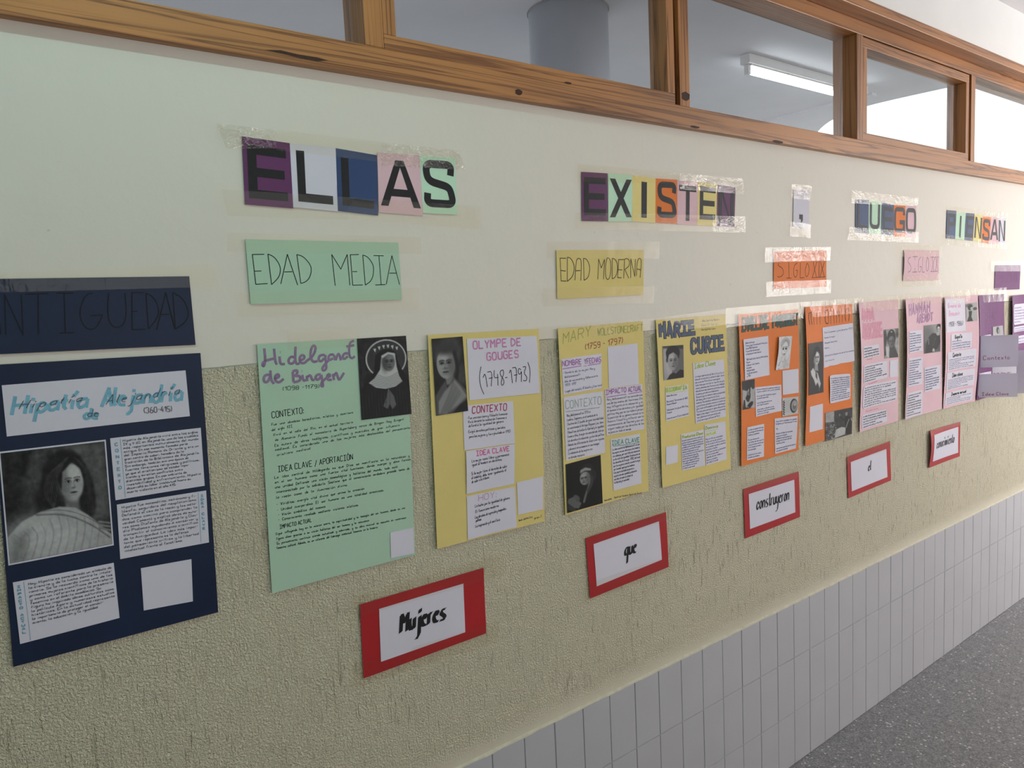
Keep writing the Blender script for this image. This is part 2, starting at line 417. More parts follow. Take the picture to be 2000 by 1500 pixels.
def text_lines(s, slant=0.0, jit=0.0, smooth=0, space=1.5, gap=3.0, low=1.0):
    """polylines (x, y) with the baseline at 0 and capitals 6 tall; total width"""
    out = []; x = 0.0
    for ch in s:
        d = unicodedata.normalize('NFD', ch); base = d[0]
        if base == ' ' or base not in FONT:
            x += gap; continue
        wid = 0; dx = random.uniform(-jit, jit); dy = random.uniform(-jit, jit); sc = 1 + random.uniform(-jit, jit) * 0.35
        for st in FONT[base].split('|'):
            p = [(int(a[0]), (int(a[1]) - 3) * (low if base.islower() else 1.0)) for a in st.split()]
            wid = max(wid, max(q[0] for q in p))
            if smooth and base in CURVY: p = chaikin(p, smooth)
            out.append([(x + q[0] * sc + dx + slant * q[1], q[1] * sc + dy) for q in p])
        if base == 'i': wid = 2
        top = 6.6 if base.isupper() else 4.6
        for mk in d[1:]:
            if mk == '\u0301': out.append([(x + 1.3 + slant * top, top), (x + 2.4 + slant * top, top + 1.3)])
            elif mk == '\u0308': out += [[(x + q + slant * top, top), (x + q + slant * top, top + 0.5)] for q in (1, 3)]
            elif mk == '\u0303': out.append([(x + 0.5, top), (x + 1.2, top + 0.6), (x + 2, top), (x + 3, top + 0.6)])
        x += wid + space + random.uniform(0, jit)
    return out, max(x - space, 1.0)

# ------------------------------------------------------------------ sheets of paper on the wall
class Sheet:
    """a sheet whose corners (TL, TR, BR, BL) are read off the photograph at depth y0"""
    def __init__(s, corners, y0, amp=0.0006, lift=0.0, host=None, px=True, lift_r=0.0, lift_b=0.0):
        s.host = host; s.y0 = y0
        s.c = [at(a[0], a[1], y0) if px else np.array([a[0], y0, a[1]]) for a in corners]
        s.amp, s.lift, s.lift_r, s.lift_b = amp, lift, lift_r, lift_b
        s.ph = [random.uniform(0, 6.28) for _ in range(4)]
        A = np.array([[q[0], q[2], 1] for q in s.c]); B = np.array([[0, 0], [1, 0], [1, 1], [0, 1]], float)
        s.aff = np.linalg.lstsq(A, B, rcond=None)[0]
        s.w = np.linalg.norm(s.c[1] - s.c[0]); s.h = np.linalg.norm(s.c[3] - s.c[0])
    def bul(s, u, v):
        r = s.amp * (1 + 0.5 * math.sin(3.1 * u * 2 + s.ph[0]) + 0.5 * math.sin(2.7 * v * 2 + s.ph[1] + u))
        r += s.lift * max(0, 1 - u * 1.6) ** 2 * (0.35 + 0.65 * math.sin(PI * min(1, max(0, 0.12 + v * 0.95))))
        r += s.lift_r * max(0, 1 - (1 - u) * 1.6) ** 2 * (0.35 + 0.65 * math.sin(PI * min(1, max(0, 0.12 + v * 0.9))))
        r += s.lift_b * max(0, v * 1.6 - 0.6) ** 2
        return r
    def y(s, X, Z):
        if s.host is not None: return s.host.y(X, Z) - (s.host.y0 - s.y0) - s.bul(*s.uv(X, Z))
        u, v = s.uv(X, Z)
        return s.y0 - s.bul(u, v)
    def uv(s, X, Z):
        q = np.array([X, Z, 1]) @ s.aff
        return min(1.05, max(-0.05, q[0])), min(1.05, max(-0.05, q[1]))
    def pt(s, u, v):
        c = s.c
        return (c[0] * (1 - u) + c[1] * u) * (1 - v) + (c[3] * (1 - u) + c[2] * u) * v
    def mesh(s, name, mat, parent, nu=None, nv=None, torn=0.0, round_=0.0, thick=0.00035, single=False):
        nu = nu or max(6, int(s.w / 0.022)); nv = nv or max(6, int(s.h / 0.022))
        V = []; F = []
        rg = np.random.RandomState(int(abs(s.c[0][0]) * 1000) + 3)
        for j in range(nv + 1):
            for i in range(nu + 1):
                u, v = i / nu, j / nv
                if torn and j == nv: v += rg.uniform(-torn, torn)
                if round_:
                    # pull the corners in for rounded cards
                    k = round_
                    du = max(0, k - u) if u < 0.5 else -max(0, u - 1 + k)
                    dv = max(0, k - v) if v < 0.5 else -max(0, v - 1 + k)
                    if du and dv:
                        L = math.hypot(du / k, dv / k)
                        if L > 1: u += du * (1 - 1 / L); v += dv * (1 - 1 / L)
                p = s.pt(u, v); V.append((p[0], s.y(p[0], p[2]), p[2]))
        n = len(V); W = nu + 1
        if not single: V += [(x, y + thick, z) for x, y, z in V]
        for j in range(nv):
            for i in range(nu):
                a = j * W + i
                F.append((a, a + W, a + W + 1, a + 1))
                if not single: F.append((n + a, n + a + 1, n + a + W + 1, n + a + W))
        edge = [i for i in range(W)] + [j * W + nu for j in range(1, nv + 1)] + [nv * W + i for i in range(nu - 1, -1, -1)] + [j * W for j in range(nv - 1, 0, -1)]
        for a, b in zip(edge, edge[1:] + edge[:1]) if not single else (): F.append((a, b, n + b, n + a))
        o = obj(name, V, F, mat, parent, smooth=False); s.obj = o
        return o

class Strokes:
    """ribbons of ink lying on a sheet"""
    def __init__(s, host, eps=0.00025): s.host = host; s.v = []; s.f = []; s.k = 0; s.eps = eps
    def ribbon(s, pts, w, taper=False, square=False):
        pts = [np.array([p[0], p[-1]], float) for p in pts]
        q = [pts[0]]
        for p in pts[1:]:
            if np.linalg.norm(p - q[-1]) > 1e-6: q.append(p)
        if len(q) < 2: q.append(q[0] + np.array([w * 0.6, 0]))
        d = [b - a for a, b in zip(q[:-1], q[1:])]; d = [a / np.linalg.norm(a) for a in d]
        for i in range(1, len(q) - 1):
            if d[i - 1] @ d[i] < 0.1:
                k = w * 0.22
                s.ribbon(q[:i] + [q[i] + d[i - 1] * k], w, False, False); s.ribbon([q[i] - d[i] * k] + q[i + 1:], w, False, square); return
        if square: q[0] = q[0] - d[0] * w / 2; q[-1] = q[-1] + d[-1] * w / 2
        b0 = len(s.v); n = len(q); s.k += 1; dy = s.eps + (s.k % 40) * 4e-6
        for i, p in enumerate(q):
            if i == 0: t = d[0]; m = 1.0
            elif i == n - 1: t = d[-1]; m = 1.0
            else:
                t = d[i - 1] + d[i]; L = np.linalg.norm(t)
                if L < 0.25: t = d[i]; m = 1.0
                else: t = t / L; m = min(1.8, 1.0 / max(0.5, abs(t @ d[i])))
            nrm = np.array([-t[1], t[0]]); hw = w / 2 * m
            if taper and (i == 0 or i == n - 1): hw *= 0.55
            for sg in (1, -1):
                r = p + nrm * hw * sg
                s.v.append((r[0], s.host.y(r[0], r[1]) - dy, r[1]))
        for i in range(n - 1):
            a = b0 + 2 * i; s.f.append((a, a + 1, a + 3, a + 2))
    def nib(s, pts, w, ang=24):
        """broad-nib stroke: thick going down, thin going across"""
        q = [np.array([p[0], p[-1]], float) for p in pts]; b0 = len(s.v); s.k += 1; dy = s.eps + (s.k % 40) * 4e-6
        a = np.array([math.cos(math.radians(ang)), math.sin(math.radians(ang))]) * w / 2
        for p in q:
            for sg in (1, -1):
                r = p + a * sg; s.v.append((r[0], s.host.y(r[0], r[1]) - dy, r[1]))
        for i in range(len(q) - 1):
            k = b0 + 2 * i; s.f.append((k, k + 1, k + 3, k + 2))
        s.ribbon(q, w * 0.42)
    def poly(s, pts):
        b = len(s.v); s.k += 1
        for p in pts: s.v.append((p[0], s.host.y(p[0], p[-1]) - s.eps - (s.k % 40) * 4e-6, p[-1]))
        s.f.append(tuple(range(b, b + len(pts))))
    def px(s, pts, w, smooth=0, taper=False):
        """a stroke traced on the photograph; w in metres"""
        p = [at(a, b, s.host.y0) for a, b in pts]
        p = [(q[0], q[2]) for q in p]
        if smooth: p = chaikin(p, smooth)
        s.ribbon(p, w, taper)
    def text(s, st, p0, p1, h, w, slant=0.0, jit=0.12, smooth=0, space=1.5, bold=False, gap=3.0, pen=0.0):
        """string along the traced baseline p0-p1, capitals h pixels tall at p0"""
        a = at(*p0, s.host.y0); b = at(*p1, s.host.y0); c = at(p0[0], p0[1] - h, s.host.y0)
        hh = abs(c[2] - a[2]) / 6.0
        L, wd = text_lines(st, slant, jit, smooth, space, gap, 1.22 if pen else 1.0)
        ax = np.array([b[0] - a[0], b[2] - a[2]]); ux = ax / wd
        for ln in L:
            P = [(a[0] + ux[0] * x, a[2] + ux[1] * x + hh * y) for x, y in ln]
            if pen: s.nib(P, w, pen)
            else: s.ribbon(P, w, False, bold)
    def block(s, lines, frame, w=0.0009, slant=0.08, jit=0.16, cap=0.62, margin=(0, 0, 0, 0), ragged=True):
        """paragraph filling a frame given in the sheet's own (u, v): u0, v0, u1, v1"""
        u0, v0, u1, v1 = frame; H = s.host; n = len(lines)
        parts = [text_lines(t, slant, jit) for t in lines]
        mw = max(max(q[1] for q in parts), 30)
        dv = (v1 - v0) / n
        for i, (L, wd) in enumerate(parts):
            a = H.pt(u0, v0 + dv * (i + 0.8)); b = H.pt(u1, v0 + dv * (i + 0.8))
            a = np.array([a[0], a[2]]); b = np.array([b[0], b[2]])
            f = 1.0 if wd > mw * 0.86 else wd / mw
            ux = (b - a) * f / wd; hh = H.h * dv * cap / 6.0
            for ln in L:
                s.ribbon([a + ux * x + np.array([0, hh * y]) for x, y in ln], w)
    def uvline(s, pts, w, smooth=0):
        p = [s.host.pt(u, v) for u, v in pts]; p = [(q[0], q[2]) for q in p]
        if smooth: p = chaikin(p, smooth)
        s.ribbon(p, w)
    def uvtext(s, st, u0, u1, vb, capv, w, slant=0.0, jit=0.12, smooth=0, space=1.5, vb1=None, bold=False):
        a = s.host.pt(u0, vb); b = s.host.pt(u1, vb if vb1 is None else vb1)
        hh = s.host.h * capv / 6.0
        L, wd = text_lines(st, slant, jit, smooth, space)
        ux = np.array([b[0] - a[0], b[2] - a[2]]) / wd
        for ln in L:
            s.ribbon([(a[0] + ux[0] * x, a[2] + ux[1] * x + hh * y) for x, y in ln], w, False, bold)
    def build(s, name, mat, parent):
        return obj(name, s.v, s.f, mat, parent)

# ------------------------------------------------------------------ printed pictures: a grid of tones
class Pic:
    def __init__(s, nx, ny, bgv):
        s.nx, s.ny = nx, ny
        U, V = np.meshgrid(np.linspace(0, 1, nx + 1), np.linspace(0, 1, ny + 1))
        s.U, s.V = U, V; s.T = np.full(U.shape, float(bgv)); s.rg = np.random.RandomState(nx * 7 + ny)
    def _mix(s, d, val, soft, alpha):
        k = np.clip(0.5 - d / max(soft, 1e-4), 0, 1); k = k * k * (3 - 2 * k) * alpha
        s.T = s.T * (1 - k) + val * k; return s
    def e(s, cx, cy, rx, ry, val, soft=0.02, rot=0.0, alpha=1.0):
        c, q = math.cos(rot), math.sin(rot); x = s.U - cx; y = s.V - cy
        a = (x * c + y * q) / rx; b = (-x * q + y * c) / ry
        r = np.sqrt(a * a + b * b); d = (r - 1) * min(rx, ry)
        return s._mix(d, val, soft, alpha)
    def p(s, pts, val, soft=0.02, alpha=1.0):
        P = np.array(pts, float); D = np.full(s.U.shape, 9.0); ins = np.zeros(s.U.shape, bool)
        for a, b in zip(P, np.roll(P, -1, 0)):
            e = b - a; t = np.clip(((s.U - a[0]) * e[0] + (s.V - a[1]) * e[1]) / max(e @ e, 1e-9), 0, 1)
            D = np.minimum(D, np.hypot(s.U - a[0] - t * e[0], s.V - a[1] - t * e[1]))
            if a[1] != b[1]:
                cr = ((a[1] > s.V) != (b[1] > s.V)) & (s.U < (b[0] - a[0]) * (s.V - a[1]) / (b[1] - a[1]) + a[0])
                ins ^= cr
        return s._mix(np.where(ins, -D, D), val, soft, alpha)
    def l(s, pts, w, val, soft=0.012, alpha=1.0, smooth=2):
        P = chaikin(pts, smooth) if smooth else [np.array(q, float) for q in pts]; D = np.full(s.U.shape, 9.0)
        for a, b in zip(P[:-1], P[1:]):
            e = b - a; t = np.clip(((s.U - a[0]) * e[0] + (s.V - a[1]) * e[1]) / max(e @ e, 1e-9), 0, 1)
            D = np.minimum(D, np.hypot(s.U - a[0] - t * e[0], s.V - a[1] - t * e[1]))
        return s._mix(D - w / 2, val, soft, alpha)
    def n(s, amp, cells=10, stretch=1):
        def lay(c, d):
            g = s.rg.rand(d + 2, c + 2); x = s.U * c; y = s.V * d; i = x.astype(int); j = y.astype(int); fx = x - i; fy = y - j
            return (g[j, i] * (1 - fx) + g[j, i + 1] * fx) * (1 - fy) + (g[j + 1, i] * (1 - fx) + g[j + 1, i + 1] * fx) * fy
        s.T = s.T + amp * (lay(cells, max(1, int(cells * stretch))) - 0.5 + 0.5 * (lay(cells * 3, max(1, int(cells * 3 * stretch))) - 0.5)); return s
    def face(s, cx, cy, rx, ry, tone, turn=0.0, dark=0.12, shade=1, rot=0.0):
        """head seen from the front or three-quarters; turn < 0 looks to the left"""
        T = tone
        s.e(cx, cy, rx, ry, T, 0.03, rot)
        s.e(cx + shade * rx * 0.62, cy + ry * 0.1, rx * 0.5, ry * 0.85, T * 0.62, rx * 0.7, rot, 0.75)
        s.e(cx - shade * rx * 0.25, cy - ry * 0.42, rx * 0.5, ry * 0.35, min(1, T * 1.18), rx * 0.6, rot, 0.8)
        ex = rx * 0.40; o = turn * rx * 0.32
        for sg in (-1, 1):
            x = cx + o + sg * ex * (1 - 0.25 * abs(turn)); y = cy - ry * 0.05
            s.e(x, y - ry * 0.03, rx * 0.27, ry * 0.13, T * 0.62, rx * 0.2, 0, 0.7)
            s.e(x, y, rx * 0.2, ry * 0.062, min(1, T * 1.12), rx * 0.06)
            s.e(x + turn * rx * 0.03, y, rx * 0.10, ry * 0.068, dark, rx * 0.07)
            s.l([(x - rx * 0.22, y + ry * 0.01), (x, y - ry * 0.08), (x + rx * 0.22, y + ry * 0.01)], rx * 0.05, dark * 1.2, rx * 0.07)
            s.l([(x - rx * 0.28, y - ry * 0.15), (x, y - ry * 0.21), (x + rx * 0.28, y - ry * 0.16)], rx * 0.07, T * 0.4, rx * 0.09)
        nx = cx + o * 1.35
        s.l([(nx + rx * 0.05, cy - ry * 0.05), (nx + rx * 0.10 * (1 if turn >= 0 else -1), cy + ry * 0.25)], rx * 0.07, T * 0.66, rx * 0.14, 0.8)
        s.e(nx, cy + ry * 0.30, rx * 0.17, ry * 0.05, T * 0.55, rx * 0.14)
        s.e(nx, cy + ry * 0.54, rx * 0.25, ry * 0.06, T * 0.42, rx * 0.10)
        s.l([(nx - rx * 0.27, cy + ry * 0.53), (nx, cy + ry * 0.545), (nx + rx * 0.27, cy + ry * 0.53)], rx * 0.035, T * 0.2, rx * 0.06)
        s.e(nx, cy + ry * 0.68, rx * 0.2, ry * 0.04, T * 0.68, rx * 0.15, 0, 0.6)
        return s
    def build(s, name, sheet, parent, tint=(1, 1, 1), wscale=1.0):
        T = np.clip(s.T, 0.0, 1.0)
        lin = (T ** 2.2) * 0.74 * wscale + 0.006
        W = s.nx + 1; V = []; F = []
        for j in range(s.ny + 1):
            for i in range(W):
                p = sheet.pt(i / s.nx, j / s.ny); V.append((p[0], sheet.y(p[0], p[2]), p[2]))
        for j in range(s.ny):
            for i in range(s.nx):
                a = j * W + i; F.append((a, a + W, a + W + 1, a + 1))
        o = obj(name, V, F, PRINT, parent)
        at_ = o.data.attributes.new('tone', 'FLOAT_COLOR', 'POINT')
        c = np.ones((len(V), 4)); fl = lin.ravel()
        for k in range(3): c[:, k] = fl * tint[k]
        at_.data.foreach_set('color', c.ravel()); return o

# ================================================================== THE SETTING
XA, XB = -4.2, 10.8        # corridor ends
ZT = 0.593                 # top of the tiles
ZS = 2.148                 # underside of the wooden window sill
b = MB(); b.box(XA, XB, 0.0, 0.12, 0.0, ZS + 0.03)
struct(b.build('wall_left', PLASTER))
# tiles under the plaster
b = MB(); b.box(XA, XB, -0.0022, 0.0, 0.0, ZT - 0.002, 1)
zr = [0.0, 0.1955, 0.3952, ZT]
for k in range(int(XA * 10), int(XB * 10)):
    for r in range(3):
        x0, x1, z0, z1 = k * 0.1 + 0.0006, k * 0.1 + 0.0994, zr[r] + 0.0011, zr[r + 1] - 0.0011
        yf = -0.0052 + random.uniform(-0.0004, 0.0004); c = 0.0013; n = len(b.v)
        b.v += [(x0, -0.002, z0), (x1, -0.002, z0), (x1, -0.002, z1), (x0, -0.002, z1),
                (x0 + c, yf, z0 + c), (x1 - c, yf, z0 + c), (x1 - c, yf, z1 - c), (x0 + c, yf, z1 - c)]
        for f in ((4, 5, 6, 7), (0, 1, 5, 4), (1, 2, 6, 5), (2, 3, 7, 6), (3, 0, 4, 7)):
            b.f.append(tuple(n + i for i in f)); b.m.append(0)
struct(b.build('trim_1', [TILE, GROUT]))
# uneven mortar bead along the top of the tiles
V = []; F = []; n = int((XB - XA) / 0.02)
for i in range(n + 1):
    x = XA + i * (XB - XA) / n; j = random.uniform(-0.0012, 0.0012)
    V += [(x, -0.0054, ZT - 0.0022 + j), (x, -0.0052, ZT + 0.001 + j * 0.6), (x, -0.0036, ZT + 0.0026), (x, 0.001, ZT + 0.0055)]
for i in range(n):
    for k in range(3):
        a = 4 * i + k; F.append((a, a + 4, a + 5, a + 1))
struct(obj('trim_2', V, F, MORTAR, smooth=True))

b = MB(); b.box(XA, XB, OPP, 0.0, -0.05, 0.0); struct(b.build('floor', TERR))
b = MB(); b.box(XA, XB, OPP, 0.12, CEIL, CEIL + 0.06); struct(b.build('ceiling', CEILM))
# white wall above the wooden windows
b = MB(); b.box(XA, XB, -0.0, 0.12, 2.655, CEIL); struct(b.build('wall_upper', WHITEM))
b = MB(); b.box(XA - 0.1, XA, OPP, 0.12, 0, CEIL); struct(b.build('wall_back', WHITEM))
# wall opposite with its right-hand window and an added left opening for the fill
WIN = [(-1.2, 1.6), (3.4, 6.0)]
b = MB(); y0, y1 = OPP - 0.12, OPP
xs = [XA] + [q for w in WIN for q in w] + [XB]
b.box(XA, XB, y0, y1, 0, 1.0); b.box(XA, XB, y0, y1, 2.5, CEIL)
for i in range(0, len(xs), 2): b.box(xs[i], xs[i + 1], y0, y1, 1.0, 2.5)
struct(b.build('wall_right', WHITEM))
b = MB(); b.box(XB, XB + 0.1, OPP, 0.12, 0, 0.5); b.box(XB, XB + 0.1, OPP, 0.12, 2.7, CEIL)
b.box(XB, XB + 0.1, OPP, OPP + 0.3, 0.5, 2.7); b.box(XB, XB + 0.1, -0.25, 0.12, 0.5, 2.7)
struct(b.build('wall_front', WHITEM))
for i, (x0, x1) in enumerate(WIN):
    b = MB(); t = 0.05
    for (a, c, d, e) in ((x0, x1, 1.0, 1.0 + t), (x0, x1, 2.5 - t, 2.5), (x0, x0 + t, 1.0, 2.5), (x1 - t, x1, 1.0, 2.5)):
        b.box(a, c, OPP - 0.09, OPP - 0.03, d, e)
    for k in (1, 2): xm = x0 + (x1 - x0) * k / 3; b.box(xm - 0.025, xm + 0.025, OPP - 0.09, OPP - 0.03, 1.0, 2.5)
    struct(b.build('window_%d' % (20 + i), WOODZ))

# wooden transom windows -------------------------------------------------
YF, YB, YG = -0.022, 0.07, 0.006
b = MB(); b.box(XA, XB, YF, YB + 0.03, ZS, 2.2065, 0, 0.003)
struct(b.build('trim_3', WOODX))                                 # sill
b = MB(); b.box(XA, XB, YF, YB, 2.5705, 2.617, 0, 0.002)
struct(b.build('trim_4', WOODX))                                 # head rail
b = MB(); b.box(XA, XB, -0.084, YB, 2.617, 2.653, 0, 0.003)
struct(b.build('trim_5', WOODX))                                 # projecting board over the head rail
def pane(x0, x1, z0, z1, root):
    obj('pane', [(x0, YG, z0), (x1, YG, z0), (x1, YG, z1), (x0, YG, z1)], [(0, 1, 2, 3)], GLASS, root)
PITCH = 0.965
KNOT = plain('dark_knot', (0.045, 0.018, 0.010), 0.6, 0.3, 0.3, 200.0)
def mark(name, host, pts, y):
    v = [at(a, b_, y) for a, b_ in pts]; n_ = len(v); v += [q + np.array([0, 0.0008, 0]) for q in v]
    obj(name, v, [tuple(range(n_))] + [(i, (i + 1) % n_, n_ + (i + 1) % n_, n_ + i) for i in range(n_)], KNOT, host)
def knot(host, x, y_, rx, ry, y):
    mark('knot', host, [(x + rx * math.cos(t * PI / 6) * (1 + 0.2 * math.sin(3 * t)), y_ + ry * math.sin(t * PI / 6) + 0.165 * rx * math.cos(t * PI / 6)) for t in range(12)], y)
sill = bpy.data.objects['trim_3']; board = bpy.data.objects['trim_5']; head = bpy.data.objects['trim_4']
mark('crack', sill, [(517, 97), (548, 98), (582, 106), (620, 112), (641, 118), (620, 120), (588, 114), (552, 105)], YF - 0.0003)
knot(sill, 1013, 180, 7, 6, YF - 0.0003); knot(sill, 1357, 248, 9, 2.5, YF - 0.0003); knot(sill, 1519, 277, 10, 3, YF - 0.0003); knot(sill, 1110, 162, 6, 2, YF - 0.0003)
mull = [(-0.603 + PITCH * k) for k in range(-3, 11)]
for k, x in enumerate(mull):
    b = MB(); b.box(x - 0.021, x + 0.021, YF + 0.001, YB, 2.2065, 2.5705, 0, 0.0015)
    m_ = struct(b.build('trim_%d' % (10 + k), WOODZ))
    if k == 4: knot(m_, 1339, 188, 8, 9, YF + 0.0007)
for k in range(len(mull) - 1):
    x0, x1 = mull[k] + 0.021, mull[k + 1] - 0.021
    root = bpy.data.objects.new('window_%d' % (k + 1), None); root.empty_display_size = 0.05
    root.location = ((x0 + x1) / 2, 0, 2.2065); COL.objects.link(root); WORLD_LOC[root.name] = np.array(root.location)
    root['kind'] = 'structure'
    if (k - 3) % 2 == 0:          # opening sash with its own frame
        a, c = x0 + 0.001, x1 - 0.019; z0, z1 = 2.2065, 2.566
        f = MB(); t = 0.030; yf = YF + 0.0025
        f.box(a, c, yf, YB - 0.03, z0, z0 + 0.029, 0, 0.0015); f.box(a, c, yf, YB - 0.03, z1 - 0.034, z1, 0, 0.0015)
        f.build('sash_rails', WOODX, root)
        f = MB(); f.box(a, a + t, yf, YB - 0.03, z0 + 0.029, z1 - 0.034, 0, 0.0015); f.box(c - t, c, yf, YB - 0.03, z0 + 0.029, z1 - 0.034, 0, 0.0015)
        f.build('sash_stiles', WOODZ, root)
        f = MB(); f.box(c, x1, YB - 0.02, YB, z0, z1); f.build('stop_bead', WOODZ, root)
        pane(a + t - 0.002, c - t + 0.002, z0 + 0.027, z1 - 0.032, root)
    else:
        pane(x0, x1, 2.2065, 2.5705, root)

# classroom behind the glass ----------------------------------------------
def arc(cx, cy, r, a0, a1, n): return [(cx + r * math.cos(math.radians(a0 + (a1 - a0) * i / n)), cy + r * math.sin(math.radians(a0 + (a1 - a0) * i / n))) for i in range(n + 1)]
# grey ceiling that ends in a curved edge at the light well
s_ = (CEIL - CAM_C[2]) / (3.0 - CAM_C[2])
def onceil(x, y): return (CAM_C[0] + (x - CAM_C[0]) * s_, CAM_C[1] + (y - CAM_C[1]) * s_)
edge = [onceil(*q) for q in ((4.32, 0.10), (4.25, 0.45), (4.19, 0.771), (4.135, 1.178), (4.131, 1.399), (4.17, 1.535), (4.30, 1.769), (4.58, 2.04), (5.0, 2.33), (5.8, 2.7))]
edge = [(q[0], q[1]) for q in chaikin(edge, 2)]
out = [(XA, 0.12)] + [(edge[0][0], 0.12)] + edge + [(9.0, 3.0), (9.0, 7.0), (XA, 7.0)]
n = len(out); V = [(x, y, CEIL) for x, y in out] + [(x, y, CEIL + 0.12) for x, y in out]
F = [tuple(reversed(range(n))), tuple(range(n, 2 * n))] + [(i, (i + 1) % n, n + (i + 1) % n, n + i) for i in range(n)]
struct(obj('ceiling_classroom', V, F, CLASSM))
b = MB(); b.box(3.60, 3.66, 1.08, 7.0, CEIL - 0.018, CEIL); struct(b.build('trim_6', CLASSM))
b = MB(); b.box(XA, 9.0, 0.12, 7.0, -0.05, 0.0); struct(b.build('floor_classroom', TERR))
b = MB(); b.box(XA, 9.0, 7.0, 7.1, 0, 1.0); b.box(XA, 9.0, 7.0, 7.1, 2.4, 4.2); b.box(XA, -1.0, 7.0, 7.1, 1.0, 2.4); b.box(4.0, 9.0, 7.0, 7.1, 1.0, 2.4)
struct(b.build('wall_classroom', WHITEM))
b = MB(); b.box(7.2, 7.3, 0.12, 7.0, 0, 4.2); struct(b.build('wall_well', WHITEM))
b = MB(); b.box(XA, 7.3, 0.10, 0.12, CEIL, 4.2); struct(b.build('wall_well_side', WHITEM))
# round column
cx, cy, cr = 0.964, 1.103, 0.175
b = MB(); b.cyl((cx, cy, 0), (cx, cy, CEIL), cr, n=64)
col = b.build('column', COLM, None, True); struct(col)
b = MB(); b.cyl((cx, cy, CEIL - 0.004), (cx, cy, CEIL + 0.0), cr + 0.006, n=64); struct(b.build('trim_7', GROUT))

def tube_lamp(x0, x1, y, label, strength, color):
    """fluorescent batten on the ceiling"""
    root = empty('fluorescent_lamp', ((x0 + x1) / 2, y, CEIL - 0.10), label, 'ceiling light')
    h = MB(); h.box(x0, x1, y - 0.03, y + 0.03, CEIL - 0.052, CEIL - 0.001, 0, 0.004); h.build('housing', ENAMEL, root)
    r = MB(); v = [(x0 + 0.02, y - 0.03, CEIL - 0.052), (x1 - 0.02, y - 0.03, CEIL - 0.052)]
    r.box(x0 + 0.03, x1 - 0.03, y - 0.022, y + 0.022, CEIL - 0.060, CEIL - 0.0525); r.build('reflector', ENAMEL, root)
    for xe, sg in ((x0, 1), (x1, -1)):
        e = MB(); e.box(min(xe + 0.012 * sg, xe + 0.036 * sg), max(xe + 0.012 * sg, xe + 0.036 * sg), y - 0.014, y + 0.014, CEIL - 0.105, CEIL - 0.0525, 0, 0.003); e.build('lampholder', ENAMEL, root)
    t = MB(); t.cyl((x0 + 0.036, y, CEIL - 0.086), (x1 - 0.036, y, CEIL - 0.086), 0.014, n=20)
    t.build('tube', emit('fluorescent_tube_light', color, strength), root, True)
    for xs_ in (0.3, 0.62):
        q = MB(); xx = x0 + (x1 - x0) * xs_; q.cyl((xx, y - 0.0225, CEIL - 0.056), (xx, y - 0.0245, CEIL - 0.056), 0.004, n=12); q.build('screw', SCREWM, root)
    return root
tube_lamp(2.17, 3.42, 1.045, 'white fluorescent batten lamp lit on the grey ceiling behind the glass', 9.0, (0.93, 0.98, 1.0))
tube_lamp(-2.0, -0.5, -0.75, 'lit fluorescent batten lamp on the corridor ceiling near the camera', 31.0, (0.56, 1.0, 0.92))
